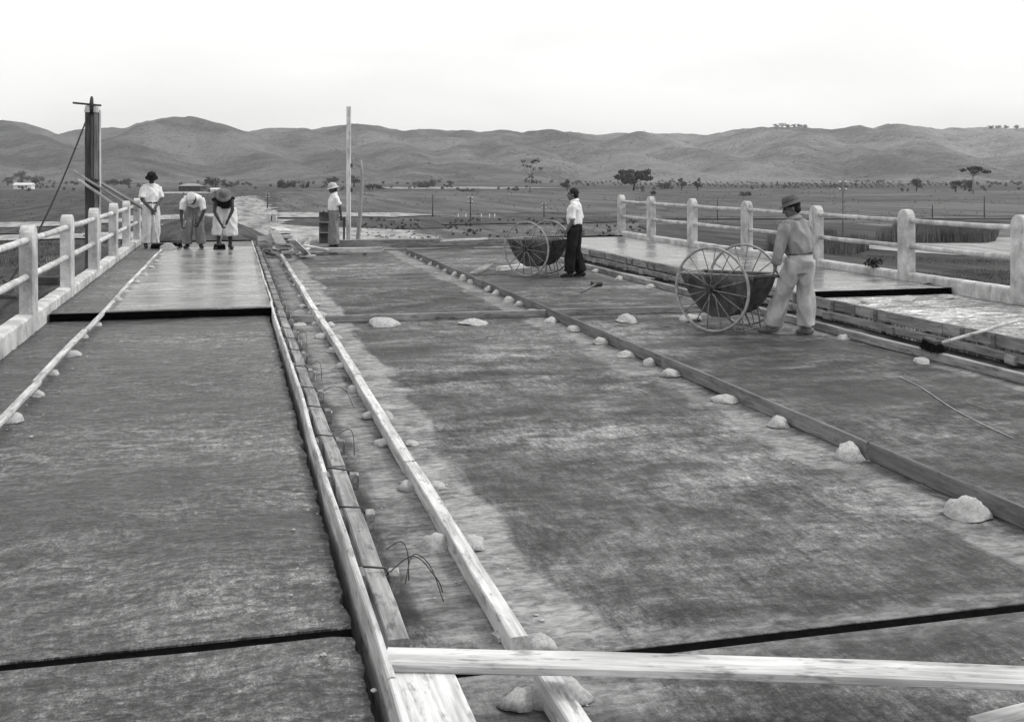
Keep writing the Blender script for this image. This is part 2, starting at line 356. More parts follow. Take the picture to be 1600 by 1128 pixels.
MT['dark_field'] = grey('dark_rank_grass', .028, .088, .25, (1.8, .16, 1), .95, .1, .25, 'World', 2.5)
MT['mid_field'] = grey('grazed_grass', .058, .14, .16, (1.6, .12, 1), .95, .1, .2, 'World', 2)
ZLAY = [GZ + .02]
def patch(name, pts, mat, n=8, rag=.7):
    """a piece of ground outlined in the photograph, laid on the plain with a ragged edge"""
    ZLAY[0] += .012; out = []
    P = [G(u, v, GZ) for u, v in pts]
    for i in range(len(P)):
        a, b = P[i], P[(i + 1) % len(P)]; m = max(3, min(40, int((b - a).length / 2.5)))
        for k in range(m):
            q = a.lerp(b, k / m); s = .012 * depth_of(q)
            out.append((q.x + s * rag * 2 * mnoise.noise(Vector((q.x * .15, q.y * .15, 1))), q.y + s * rag * 3 * mnoise.noise(Vector((q.x * .15, q.y * .15, 7))), ZLAY[0]))
    return struct(make(name, out, [tuple(range(len(out)))], mat))
patch('dark_meadow', [(-300, 300), (230, 296), (420, 296), (470, 296), (470, 330), (300, 334), (100, 346), (-300, 350)], 'dark_field')
patch('meadow', [(430, 300), (1000, 300), (1000, 330), (620, 336), (440, 330)], 'mid_field')
patch('meadow', [(1040, 318), (1900, 312), (1900, 336), (1040, 340)], 'mid_field')
patch('far_field', [(300, 291), (1900, 289), (1900, 296), (300, 295.5)], 'dark_field')
patch('rank_grass', [(180, 345), (330, 342), (700, 345), (700, 357), (480, 360), (330, 352), (180, 360)], 'dark_field')
patch('rank_grass', [(-300, 358), (200, 356), (210, 364), (-300, 370)], 'dark_field')
patch('rank_grass', [(640, 342), (1000, 340), (1000, 347), (700, 352)], 'dark_field')
patch('rank_grass', [(1000, 352), (1320, 350), (1500, 370), (1900, 388), (1900, 520), (1400, 470), (1000, 395)], 'dark_field')
patch('sand_path', [(-300, 352), (0, 349), (130, 347.5), (230, 338), (400, 333), (620, 334), (700, 337), (620, 340), (440, 341), (300, 343), (230, 345), (130, 354), (0, 357), (-300, 361)], 'sand')
patch('sand_path', [(-300, 374), (0, 370), (200, 364), (250, 352), (300, 354), (430, 352), (640, 362), (690, 374), (640, 384), (430, 386), (240, 378), (130, 374), (0, 378), (-300, 382)], 'sand')
patch('gravel_road', [(352, 312), (372, 308), (400, 306.5), (412, 314), (428, 326), (448, 352), (420, 360), (380, 360), (345, 338)], 'gravel_road')
patch('sand_bar', [(1352, 383), (1400, 377), (1560, 374), (1900, 384), (1900, 420), (1600, 404), (1480, 402), (1420, 398), (1360, 391)], 'sand')
patch('sand_path', [(225, 301), (330, 300.5), (345, 303), (300, 304), (225, 303.5)], 'sand')
patch('sand_path', [(590, 293), (740, 292.5), (900, 294), (760, 296), (600, 296)], 'gravel_road')

# ---- hills
def vnoise(x, y, seed=0):
    xi = np.floor(x).astype(np.int64); yi = np.floor(y).astype(np.int64); fx = x - xi; fy = y - yi
    fx = fx * fx * (3 - 2 * fx); fy = fy * fy * (3 - 2 * fy)
    def h(a, b):
        n = (a * 374761393 + b * 668265263 + seed * 982451653) & 0x7fffffff; n = ((n ^ (n >> 13)) * 1274126177) & 0x7fffffff
        return (n ^ (n >> 16)) % 100003 / 100003.0
    return (h(xi, yi) * (1 - fx) + h(xi + 1, yi) * fx) * (1 - fy) + (h(xi, yi + 1) * (1 - fx) + h(xi + 1, yi + 1) * fx) * fy
def fbm(x, y, o=5, seed=0):
    t = 0; a = .5
    for i in range(o): t = t + a * vnoise(x * 2 ** i, y * 2 ** i, seed + i * 17); a *= .5
    return t
def hills():
    sil = [(-1500, 205), (-700, 178), (-200, 190), (0, 185), (40, 190), (85, 203), (125, 200), (160, 196), (215, 189), (270, 181), (300, 180), (330, 187), (365, 197), (420, 195), (470, 197), (510, 197), (550, 191),
           (600, 195), (660, 199), (700, 202), (760, 199), (800, 197), (850, 201), (940, 204), (1000, 203), (1030, 207), (1090, 206), (1150, 200), (1190, 197), (1240, 196), (1300, 200), (1345, 193), (1400, 193),
           (1440, 195), (1500, 194), (1560, 198), (1600, 197), (1900, 190), (2500, 205), (3600, 200)]
    sx = np.array([a for a, b in sil]); sy = np.array([b for a, b in sil])
    us = np.concatenate([np.linspace(-1500, -60, 60), np.linspace(-55, 1655, 520), np.linspace(1680, 3600, 60)])
    ds = np.concatenate([np.linspace(680, 1950, 130), np.linspace(1990, 2600, 12)])
    U, D = np.meshgrid(us, ds)
    X = FWD.x * D + RGT.x * (U - 800) / F_PX * D; Y = FWD.y * D + RGT.y * (U - 800) / F_PX * D
    ridgeD = 1560 + 160 * (fbm(us / 260.0, us * 0 + 3.3, 3, 5) - .5)[None, :] * 2
    yy = np.interp(us, sx, sy); yy = yy + 1.6 * (fbm(us / 22.0, us * 0, 3, 9) - .5)
    zr = CAM_H + (HOR - yy)[None, :] / F_PX * ridgeD
    foot = 800 + 150 * (fbm(us / 180.0, us * 0 + 1.3, 3, 2) - .45)[None, :] * 2
    t = np.clip((D - foot) / (ridgeD - foot), 0, 1)
    H = zr * t ** 1.2
    back = np.clip((D - ridgeD) / 700, 0, 1); H = np.where(D > ridgeD, zr * (1 - .9 * back), H)
    # spurs: (u, v, depth) along each crest
    spurs = [[(300, 180, 1330), (335, 189, 1290), (375, 212, 1200), (420, 245, 1080), (455, 270, 960), (480, 284, 860)],
             [(300, 180, 1330), (240, 188, 1250), (200, 215, 1100), (190, 255, 950)],
             [(0, 186, 1400), (50, 205, 1270), (95, 232, 1130), (130, 262, 980)],
             [(-80, 182, 1400), (-60, 215, 1200), (-30, 255, 950)],
             [(560, 192, 1480), (600, 212, 1330), (640, 238, 1150), (655, 264, 980), (660, 280, 880)],
             [(470, 197, 1520), (490, 225, 1300), (520, 252, 1100), (545, 275, 920)],
             [(760, 199, 1490), (730, 222, 1300), (715, 250, 1100), (720, 276, 900)],
             [(860, 201, 1480), (905, 216, 1340), (960, 234, 1200), (1010, 258, 1040), (1050, 276, 900)],
             [(1000, 203, 1420), (1035, 213, 1330), (1085, 233, 1200), (1140, 258, 1050), (1200, 279, 880)],
             [(1190, 197, 1460), (1265, 208, 1330), (1320, 228, 1210), (1390, 255, 1060), (1480, 280, 880)],
             [(1265, 208, 1330), (1240, 235, 1150), (1215, 262, 980)],
             [(1400, 193, 1500), (1430, 215, 1350), (1450, 240, 1180), (1520, 268, 980)],
             [(1560, 198, 1480), (1600, 222, 1300), (1640, 255, 1050)],
             [(640, 199, 1500), (800, 225, 1250), (850, 255, 1040)]]
    S = np.full_like(H, -50.0); DM = np.full_like(H, 1e9)
    for sp in spurs:
        P = [(FWD.x * d + RGT.x * (u - 800) / F_PX * d, FWD.y * d + RGT.y * (u - 800) / F_PX * d, CAM_H + (HOR - v) / F_PX * d) for u, v, d in sp]
        for (x0, y0, z0), (x1, y1, z1) in zip(P[:-1], P[1:]):
            dx, dy = x1 - x0, y1 - y0; L2 = dx * dx + dy * dy
            tt = np.clip(((X - x0) * dx + (Y - y0) * dy) / L2, 0, 1)
            dist = np.hypot(X - x0 - tt * dx, Y - y0 - tt * dy); zc = z0 + tt * (z1 - z0)
            DM = np.minimum(DM, dist); S = np.maximum(S, zc - (np.sqrt(dist ** 2 + 9 ** 2) - 9) * .40)
    DM = np.where(D > ridgeD, 0, DM); env0 = np.sin(math.pi * np.clip(t, 0, 1)) ** .8
    B = H - env0 * np.minimum(np.maximum(DM - 10, 0) * .26, 30)
    k = 4.0; m = np.maximum(B, S); Z = m + k * np.log(np.exp((B - m) / k) + np.exp((S - m) / k)) - k * .35
    # never above the sight line of the skyline
    lim = CAM_H + (HOR - yy)[None, :] / F_PX * D; Z = np.where(D < ridgeD, np.minimum(Z, lim - .3), Z)
    gul = np.abs(fbm(X / 150.0, Y / 150.0, 4, 31) - .47) * 2; env = np.clip(Z / 35.0, 0, 1)
    Z = Z - env * (6 * np.clip(.20 - gul, 0, 1) / .20 + 1.2 * fbm(X / 22, Y / 22, 3, 41))
    e0 = np.clip((D - foot * .97) / 60, 0, 1); Z = Z * e0 + (GZ - .3) * (1 - e0)
    v = np.stack([X, Y, Z], -1).reshape(-1, 3); nu, nd = len(us), len(ds)
    f = [(j * nu + i, j * nu + i + 1, (j + 1) * nu + i + 1, (j + 1) * nu + i) for j in range(nd - 1) for i in range(nu - 1)]
    M = NT('grassy_hill'); p = M.geo.outputs['Position']
    a = M.noise(M.mapping(p, (.004, .004, .01)), 1, 5, .6); b = M.noise(M.mapping(p, (.03, .03, .05)), 1, 5, .7); c = M.noise(M.mapping(p, (.16, .16, .16)), 1, 3, .7)
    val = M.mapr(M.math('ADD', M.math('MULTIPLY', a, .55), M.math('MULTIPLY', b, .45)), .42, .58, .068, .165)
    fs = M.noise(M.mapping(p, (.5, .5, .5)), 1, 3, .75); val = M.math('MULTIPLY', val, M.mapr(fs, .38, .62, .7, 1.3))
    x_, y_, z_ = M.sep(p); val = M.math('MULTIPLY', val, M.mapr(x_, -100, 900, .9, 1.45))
    dot = M.noise(M.mapping(p, (.22, .22, .22), (4, 9, 0)), 1, 2, .5); val = M.mix(M.mapr(dot, .60, .66, 0, .7), val, .022)
    scrub = M.mapr(c, .52, .60, 0, .65); val = M.mix(M.math('MULTIPLY', scrub, M.mapr(a, .4, .6, 1, .25)), val, .03)
    M.bump(M.math('ADD', b, M.math('MULTIPLY', c, .5)), 2.2, .8)
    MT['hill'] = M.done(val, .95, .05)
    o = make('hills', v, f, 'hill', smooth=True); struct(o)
    def height(u, d): return float(Z[np.abs(ds - d).argmin(), np.abs(us - u).argmin()])
    return height, ridgeD[0], us
hill_h, ridge_d, ridge_u = hills()

# ---- bridge deck
struct(grid_slab('bridge_deck', XCL - .2, XCR + .2, -4, Y_JOINT - .04, 0, -.14, 'deck', .5, .003))
struct(grid_slab('bridge_deck', XCL - .2, XCR + .2, Y_JOINT + .04, Y_END, 0, -.14, 'deck', .4, .003))
struct(MB().box((XCL - .2, -4, -.7), (XCR + .2, Y_END - .01, -.16)).build('bridge_underside', 'conc_dark'))
struct(MB().box((XCL, Y_JOINT - .037, -.15), (XCR, Y_JOINT + .037, -.003)).build('joint_filler', 'bitumen'))
for gx in (-1.2, 2.4, 5.8, 9.2):
    struct(MB().box((gx - .25, -4, -1.5), (gx + .25, Y_END - .02, -.71)).build('bridge_girder', 'conc_dark'))
for gy in (4.18, 14.2, 24.2):
    struct(MB().box((XCL, gy - .4, GZ - .5), (XCR, gy + .4, -1.51)).build('bridge_pier', 'conc_dark'))
struct(MB().box((XCL - 1, Y_END, GZ - .5), (XCR + 1, Y_END + .5, -.25)).build('abutment', 'conc_dark'))
# raised strips
AX = XA - .042
struct(grid_slab('road_slab', XCL + .004, AX, -4, Y_JOINT - .037, .21, .004, 'slab_near', .08, .006, .022, seed=1, ystep=.03))
struct(grid_slab('road_slab', XCL + .004, AX, Y_JOINT + .037, Y_STEP, .21, .004, 'slab_near', .08, .006, .022, seed=2, ystep=.03))
struct(grid_slab('road_slab', XCL + .004, XD - .03, Y_STEP + .03, 28.1, .295, .004, 'slab_near', .08, .006, .02, seed=3, ystep=.05))
struct(grid_slab('road_slab', XD - .028, XA - .004, Y_STEP + .03, 26.0, .30, .004, 'slab_wet', .15, .002, .008, seed=3))
struct(grid_slab('road_slab', XD - .028, XA - .004, 26.005, 28.1, .296, .004, 'slab_near', .08, .006, .01, seed=6, ystep=.05))
struct(MB().box((XCL + .01, Y_JOINT - .033, .01), (AX, Y_JOINT + .033, .204)).build('joint_filler', 'bitumen'))
struct(grid_slab('road_slab', XR + .03, XCR - .004, 2, Y_STEP, .21, .004, 'slab_near_right', .12, .008, .02, seed=4))
struct(grid_slab('road_slab', XR + .012, XCR - .004, Y_STEP + .03, 27.7, .30, .004, 'slab_wet', .15, .002, .012, seed=5))
beam('bitumen_board', (XCL + .03, Y_STEP + .012, .205), (XA - .01, Y_STEP + .012, .205), .024, .098, 'bitumen', jit=.002)
tag(bpy.context.scene.objects['bitumen_board'], 'black tarred joint board across the left strip, under the step', 'joint board')
o = beam('bitumen_board', (XR + .03, Y_STEP + .012, .205), (XCR - .03, Y_STEP + .012, .205), .024, .098, 'bitumen', jit=.002); tag(o, 'black tarred joint board across the right strip, at the step', 'joint board')
o = beam('bitumen_board', (XCL + .03, 28.14, .1), (XA - .02, 28.14, .1), .03, .225, 'bitumen', jit=.002); tag(o, 'black tarred end board behind the three stooping workers', 'joint board')
o = beam('bitumen_board', (XR + .03, 27.74, .1), (XCR - .03, 27.74, .1), .03, .23, 'bitumen', jit=.002); tag(o, 'black tarred end board closing the wet strip by the right railing', 'joint board')

# ---- railings
def post_mesh():
    wd, dp, z0, z1, ar = .15, .28, .0, 1.18, .13; v = []; f = []; n = 8; ch = .012
    prof = [(0, z0), (0, z1 - ar)] + [(dp / 2 - dp / 2 * math.cos(math.pi * k / n), z1 - ar + ar * math.sin(math.pi * k / n)) for k in range(1, n)] + [(dp, z1 - ar), (dp, z0)]
    N = len(prof); cy, cz = dp / 2, .6
    rows = [(-wd / 2, ch), (-wd / 2 + ch, 0), (wd / 2 - ch, 0), (wd / 2, ch)]
    for x, ins in rows:
        for y, z in prof:
            v.append((x, y + (ins if y < cy - .01 else -ins if y > cy + .01 else 0), z - (ins if z > .3 else 0)))
    for r in range(3):
        for k in range(N): f.append((r * N + k, r * N + (k + 1) % N, (r + 1) * N + (k + 1) % N, (r + 1) * N + k))
    f.append(tuple(range(N - 1, -1, -1))); f.append(tuple(3 * N + k for k in range(N)))
    me = bpy.data.meshes.new('post'); me.from_pydata(v, [], f); me.materials.append(MT['conc_white']); return me
POST = post_mesh()
def railing(side, ys, x_in, y0, y1, label):
    root = empty('bridge_railing', (x_in, y0, 0), 0, label, 'railing')
    def loc(x, y, z): return (x, y - y0, z)
    # kerb: long grid strip with uneven face
    n = int((y1 - y0) / .12); v = []; f = []
    prof = [(0, .0), (0, .395), (.022, .42), (.165, .42), (.19, .395), (.19, .0)]
    for i in range(n + 1):
        y = (y1 - y0) * i / n
        for k, (a, z) in enumerate(prof):
            j = .006 * mnoise.noise(Vector((y * 3, k * 5, side))) + .004 * mnoise.noise(Vector((y * 11, k, 3)))
            v.append((side * (a + j), y, z + j * .6 + (.02 if z == 0 else 0) * 0))
    m = len(prof)
    for i in range(n):
        for k in range(m - 1): f.append((i * m + k, (i + 1) * m + k, (i + 1) * m + k + 1, i * m + k + 1))
    f.append(tuple(range(m))); f.append(tuple(n * m + k for k in range(m - 1, -1, -1)))
    make('kerb', v, f, 'conc_white', root)
    for i, y in enumerate(ys):
        p = bpy.data.objects.new('post', POST); C.objects.link(p); p.parent = root; p.location = loc(side * .068, y, .235)
        p.scale = (1, 1, random.uniform(.985, 1.005)); p.rotation_euler = (random.uniform(-.008, .008), random.uniform(-.006, .006), random.uniform(-.02, .02))
    for a, b in zip(ys[:-1], ys[1:]):
        for z in (.83, 1.235):
            L0, L1 = a + .24, b + .04; pts = []
            for k in range(9):
                t = k / 8; pts.append(loc(side * .07 + random.uniform(-.003, .003), L0 + (L1 - L0) * t, z + random.uniform(-.003, .003) - .006 * math.sin(math.pi * t)))
            MB().tube(pts, [.038 + random.uniform(-.0025, .0025) for _ in pts], 12).build('rail', 'conc_white', root, True)
    return root
railing(-1, [6.9, 9.9, 12.92, 15.88, 18.85, 21.85, 24.55, 27.25, 29.9], XCL, 3.0, 30.25, 'white concrete railing on the left, beside the stooping workers')
railing(1, [6.85, 9.6, 12.37, 14.96, 17.70, 20.47, 23.22, 25.76, 27.96], XCR, 3.0, 28.4, 'white concrete railing on the right, behind the man in the grey shirt')

# ================================================================ FORMWORK
def curve(pts, n=6):
    P = [Vector(p) for p in pts]; P = [P[0] * 2 - P[1]] + P + [P[-1] * 2 - P[-2]]; out = []
    for i in range(1, len(P) - 2):
        for k in range(n):
            t = k / n; a, b, c, d = P[i - 1], P[i], P[i + 1], P[i + 2]
            out.append(.5 * ((2 * b) + (c - a) * t + (2 * a - 5 * b + 4 * c - d) * t * t + (3 * b - a - 3 * c + d) * t ** 3))
    return out + [P[-2]]
def formwork_left():
    root = empty('formwork', (XA, 3, 0), 0, 'long line of timber formwork edging the left concrete strip', 'formwork')
    L = lambda x, y, z: (x - XA, y - 3, z)
    edges = [1.2, 3.55, 6.1, 8.2, 11.4, 14.6, 18.2, 22.4, 28.3]
    for i, (a, b) in enumerate(zip(edges[:-1], edges[1:])):
        off = [.0, .012, .0, .010, -.006, .012, -.004, .006][i]
        beam('face_board', L(XA + .014 + off, a + .01, .01), L(XA + .014 + random.uniform(-.008, .008), b - .01, .01), .028, .29 + random.uniform(-.006, .006), 'wood_pale', root, bow=random.uniform(-.006, .008), jit=.003)
    we = [4.06, 6.6, 10.2, 14.4, 19, 24, 28]
    for i, (a, b) in enumerate(zip(we[:-1], we[1:])):
        beam('waler', L(XA + .13 + random.uniform(-.008, .008), a + .02, .10), L(XA + .13 + random.uniform(-.008, .008), b - .02, .10), .085, .10, 'wood', root, jit=.004)
    y = 4.6
    while y < 27.5:
        beam('spacer', L(XA + .045, y, .02), L(XA + .045, y + .09 + random.uniform(0, .05), .02), .03, .23 + random.uniform(-.02, .03), 'wood_mid', root)
        # wire tie over the waler and a wedge block outside it
        zz = .215
        MB().tube([L(XA + .03, y + .2, zz + .02), L(XA + .09, y + .2, zz + .012), L(XA + .17, y + .2 + random.uniform(-.02, .02), zz), L(XA + .20, y + .2, zz - .05)], .005, 6).build('tie_wire', 'iron', root, True)
        beam('wedge', L(XA + .205, y + .14, .12), L(XA + .205 + random.uniform(-.01, .02), y + .24 + random.uniform(0, .06), .11), .045, .075, 'wood', root, ch=.004)
        beam('wedge', L(XA + .225, y + .29, .06), L(XA + .235, y + .37, .06), .05, .09, 'wood', root, ch=.004)
        y += random.uniform(.72, 1.0)
    y = 5.2
    while y < 15:
        # loose tie-wire ends curling out over the channel
        k = random.choice([0, 1, 1, 2]); b = Vector((XA + .23, y, .16))
        if k == 2: pts = [b, b + Vector((.16, .02, .05)), b + Vector((.35, -.02, .03)), b + Vector((.62, .05 + random.uniform(-.1, .1), -.02))]
        elif k == 1: pts = [b, b + Vector((.07, .0, .03)), b + Vector((.10, -.02, -.02)), b + Vector((.105, -.03, -.15))]
        else: pts = [b, b + Vector((.1, .04, .04)), b + Vector((.2, .0, .0)), b + Vector((.25, -.16, -.11))]
        MB().tube([L(*p) for p in curve(pts)], .0027, 6).build('tie_wire', 'iron', root, True)
        y += random.uniform(1.2, 2.4)
    b = Vector((XA + .2, 4.75, .17))
    for q in range(2):
        pts = [b + Vector((random.uniform(-.05, .05), random.uniform(-.08, .08), 0)), b + Vector((.1, random.uniform(-.1, .1), .08)), b + Vector((.18, random.uniform(-.12, .12), .02)), b + Vector((random.uniform(.2, .42), random.uniform(-.15, .1), -.1))]
        MB().tube([L(*p) for p in curve(pts)], .0027, 6).build('tie_wire', 'iron', root, True)
formwork_left()
def formwork_right():
    root = empty('formwork', (XR, 3, 0), 0, 'boarded timber formwork holding the raised concrete strip on the right', 'formwork')
    L = lambda x, y, z: (x - XR, y - 3, z)
    y = 5.0
    while y < 27.6:
        n = random.choice([.5, .8, 1.0, 1.3, .35]); e = min(27.7, y + n)
        beam('face_board', L(XR - .012 + random.uniform(-.006, .006), y + .006, .165), L(XR - .012 + random.uniform(-.006, .006), e - .006, .165), .026, .135 + random.uniform(-.006, .004), 'wood', root, jit=.002)
        if random.random() < .75: beam('cleat', L(XR - .036, e - .03, .14), L(XR - .036, e + .03, .14), .022, .15, 'wood_mid', root, jit=.001)
        y = e
    for a, b in ((5, 9.2), (9.2, 13.0), (13.0, 17.4), (17.4, 22.4), (22.4, 27.6)):
        beam('ledger', L(XR - .05, a + .02, .055), L(XR - .05 + random.uniform(-.015, .015), b - .02, .055 + random.uniform(-.01, .01)), .055, .085, 'wood', root, jit=.005)
    y = 6
    while y < 27:
        beam('block', L(XR - .095, y, .03 + random.uniform(0, .03)), L(XR - .095, y + random.uniform(.08, .2), .04), .045, random.uniform(.06, .1), 'wood', root)
        beam('stake', L(XR - .0, y + .3, .003), L(XR - .0, y + .36, .003), .06, .15, 'wood_dark', root)
        y += random.uniform(.7, 1.5)
formwork_right()
def line_boards(name, x, ys, wd, ht, mat, where, z=0.003, jx=.012, cat='timber', grp=None):
    for i, (a, b) in enumerate(zip(ys[:-1], ys[1:])):
        o = beam(name, (x + random.uniform(-jx, jx), a + .012, z), (x + random.uniform(-jx, jx), b - .012, z), wd, ht, mat, bow=random.uniform(-.012, .012), jit=.003)
        tag(o, (f'{ORD[i]} pale squared timber {where}' if i else f'nearest pale squared timber {where}'), cat, grp)
line_boards('guide_timber', XB + .037, [4.22, 7.0, 10.2, 14.3, 18.6, 23.2, 27.4], .075, .092, 'wood_pale', 'of the row along the open channel', grp='channel guide timbers')
o = beam('guide_timber', (XB + .052, 1.2, .003), (XB + .045, 3.93, .003), .08, .105, 'wood_pale'); tag(o, 'short pale timber running under the crossing plank to the bottom picture edge', 'timber', 'channel guide timbers')
line_boards('guide_board', XC + .013, [2.2, 6.6, 10.3, 14.4, 18.4, 22.6, 27.2], .028, .122, 'wood_mid', 'of the thin board line down the middle of the deck', grp='middle guide boards')
line_boards('guide_timber', XC2 + .037, [5.0, 8.2, 11.8, 15.5, 20.0, 24.5, 28.0], .075, .092, 'wood', 'in the row at the foot of the right formwork', grp='right guide timbers')
line_boards('guide_strip', XD, [3.2, 6.6, 9.4, 12.4, 16.2, 20.5, 24.6, 27.2], .055, .035, 'wood_pale', 'of the thin strip laid along the left kerb gutter', z=.272, grp='gutter guide strips')
# cross boards on the deck at the second joint
o = beam('cross_board', (XB + .10, 14.5, .003), (XC - .02, 14.42, .003), .03, .095, 'wood'); tag(o, 'pale board laid across the deck from the channel timbers to the middle board', 'board', 'cross boards')
o = beam('cross_board', (XC + .06, 14.42, .003), (XC2 - .1, 14.3, .003), .03, .095, 'wood'); tag(o, 'pale board laid across the deck behind the cart wheel', 'board', 'cross boards')
o = beam('cross_board', (XA + .28, 14.62, .003), (XB - .06, 14.55, .003), .03, .10, 'wood'); tag(o, 'short board across the open channel, in line with the cross boards', 'board', 'cross boards')
# near timbers
zt = .20
pa, pb = G(602, 1021, .225), G(1700, 1058, .195); pb = pa + (pb - pa) * 1.35; dn = Vector((0, 0, .036))
o = beam('crossing_plank', pa - dn, pb - dn, .135, .036, 'wood_pale', bow=.02, jit=.004); tag(o, 'long heavy plank lying across the deck in the foreground', 'plank')
o = beam('wide_plank', (XA + .165, 1.6, .148), (XA + .165, 3.98, .148), .235, .038, 'wood_pale'); tag(o, 'broad short plank beside the left formwork, under the end of the crossing plank', 'plank')
o = beam('bearer', (XA + .06, 3.2, .003), (XA + .30, 3.2, .003), .08, .14, 'wood'); tag(o, 'bearer block under the broad short plank', 'block')
p = G(775, 1003); o = beam('wood_chip', (p.x, p.y, .002), (p.x + .09, p.y + .03, .03), .06, .03, 'wood_pale'); tag(o, 'small wedge of wood at the near end of the channel timber', 'wedge')
p = G(1560, 1132); o = beam('edge_plank', (p.x - .1, p.y - .02, .003), (p.x + 1.2, p.y + .16, .003), .10, .03, 'wood_pale'); tag(o, 'corner of a pale board at the bottom right of the deck', 'board')
a, b = G(738, 431), G(765, 416); o = beam('offcut', (a.x, a.y, .003), (b.x, b.y, .003), .16, .05, 'wood'); tag(o, 'short plank offcut lying slantwise by the middle board', 'offcut')
a, b = G(779, 424), G(830, 416); o = beam('offcut', (a.x, a.y, .003), (b.x + .4, b.y + .12, .003), .12, .09, 'wood_pale'); tag(o, 'pale timber offcut lying beside the wheel of the farther cart', 'offcut')
a, b = G(918, 431), G(985, 431); o = beam('offcut', (XC2 + .16, a.y + .9, .003), (XR - .14, a.y - 1.1, .003), .10, .03, 'wood_pale'); tag(o, 'thin pale lath lying between the two timber lines behind the dark-trousered man', 'offcut')

# ================================================================ MORTAR LUMPS
def lump_mesh(seed):
    bm = bmesh.new(); bmesh.ops.create_icosphere(bm, subdivisions=3, radius=1)
    for v in bm.verts:
        p = v.co.copy(); k = 1 + .26 * mnoise.noise(p * 1.2 + Vector((seed * 7.1, 0, 0))) + .14 * mnoise.noise(p * 2.8 + Vector((0, seed * 3.3, 0))) + .035 * mnoise.noise(p * 7 + Vector((0, 0, seed)))
        v.co = p * k
        fl = 1 + .14 * max(0, .45 - p.z) ** 1.5; v.co.x *= fl; v.co.y *= fl
        if v.co.z < 0: v.co.z *= .1
        else: v.co.z = v.co.z * (1 + .10 * mnoise.noise(p * 4 + Vector((seed, 0, 2))))
    me = bpy.data.meshes.new('mortar_lump'); bm.to_mesh(me); bm.free(); me.materials.append(MT['mortar'])
    me.polygons.foreach_set('use_smooth', [True] * len(me.polygons)); return me
LUMPS = [lump_mesh(i) for i in range(9)]
def lump(p, wd, ht, label, group=None):
    o = bpy.data.objects.new('mortar_lump', random.choice(LUMPS)); C.objects.link(o); o.location = p
    o.scale = (wd / 2 * random.uniform(.9, 1.1), wd / 2 * random.uniform(.8, 1.2), ht * random.uniform(.75, 1.2)); o.rotation_euler = (random.uniform(-.12, .12), random.uniform(-.12, .12), random.uniform(0, 6.28)); tag(o, label, 'mortar', group)
def px_row(rows, where, group, z=0.0):
    for i, (u, v, wpx, hpx) in enumerate(sorted(rows, key=lambda r: -r[1])):
        p = G(u, v + hpx * .35, z); s = depth_of(p) / F_PX
        lump(p, wpx * s, hpx * s * .72, f'{ORD[i]} dab of pale mortar {where}', group)
px_row([(1513, 793, 62, 38), (1327, 705, 48, 30), (1217, 658, 33, 24), (1134, 620, 38, 22), (1048, 581, 32, 20), (1015, 566, 24, 16), (978, 551, 28, 16), (939, 532, 24, 15), (898, 512, 22, 15), (860, 499, 24, 14), (834, 484, 18, 9),
        (811, 474, 16, 11), (795, 468, 17, 11), (776, 457, 17, 11), (764, 452, 16, 10), (738, 439, 15, 10), (724, 434, 15, 10), (711, 428, 14, 10), (698, 421, 13, 9), (686, 416, 12, 8), (674, 411, 12, 8), (661, 405, 10, 7), (652, 401, 10, 7), (643, 397, 9, 6), (635, 394, 8, 5)],
       'at the left foot of the middle board', 'mortar dabs along the middle board')
px_row([(682, 845, 46, 30), (637, 756, 30, 22), (597, 688, 26, 17), (576, 648, 22, 16), (552, 606, 22, 14), (534, 571, 18, 11), (520, 546, 18, 10), (502, 525, 20, 10), (493, 505, 14, 8), (484, 489, 12, 9), (466, 506, 22, 9), (472, 477, 13, 9), (468, 462, 10, 7), (460, 446, 9, 6), (455, 436, 8, 5), (448, 424, 8, 5), (442, 412, 8, 5)],
       'on the channel side of the squared timbers', 'mortar dabs in the channel')
px_row([(738, 846, 42, 26), (680, 756, 30, 18), (642, 690, 26, 14), (604, 648, 26, 14), (526, 526, 18, 9), (515, 507, 18, 8), (502, 490, 15, 8), (493, 475, 14, 7), (478, 452, 10, 6), (470, 440, 9, 5)],
       'on the deck side of the channel timbers', 'mortar dabs right of the channel timbers')
px_row([(601, 503, 44, 16), (741, 501, 40, 15)], 'in front of the cross board left of the middle board', 'mortar dabs at the cross boards')
px_row([(979, 497, 38, 15), (1079, 495, 40, 16)], 'in front of the cross board behind the near cart', 'mortar dabs at the cross boards')
px_row([(930, 423, 15, 8), (968, 433, 17, 9), (1017, 446, 18, 9), (1318, 525, 22, 12), (1441, 562, 26, 13)], 'on the near side of the right-hand timber row', 'mortar dabs at the right timbers')
px_row([(20, 653, 30, 19), (58, 613, 22, 15), (84, 581, 17, 12), (114, 552, 24, 12), (131, 525, 15, 10), (149, 506, 16, 9)], 'under the gutter strip on the near left slab', 'mortar dabs under the gutter strip', .21)
px_row([(184, 467, 14, 7), (198, 454, 12, 6), (214, 440, 11, 6), (226, 428, 10, 6), (236, 417, 10, 5), (245, 407, 9, 5), (253, 397, 9, 5), (272, 386, 12, 6)], 'along the gutter strip on the wet left slab', 'mortar dabs on the wet slab', .30)
px_row([(1358, 470, 24, 9), (1412, 467, 30, 10), (1482, 464, 16, 6)], 'at the dark step of the right strip', 'mortar dabs at the right step', .21)
p = G(812, 1100); lump(p, .145, .06, 'large mortar lump on the channel side below the crossing plank')
p = G(872, 1094); lump(p, .21, .09, 'largest mortar lump, spread against the short timber in the foreground')
p = G(846, 1010); lump(p, .12, .055, 'smooth mortar lump at the near end of the channel timber, above the crossing plank')
p = G(262, 389, .3); lump(p, .34, .13, 'pale mortar heap at the far end of the gutter strip, by the stooping men')

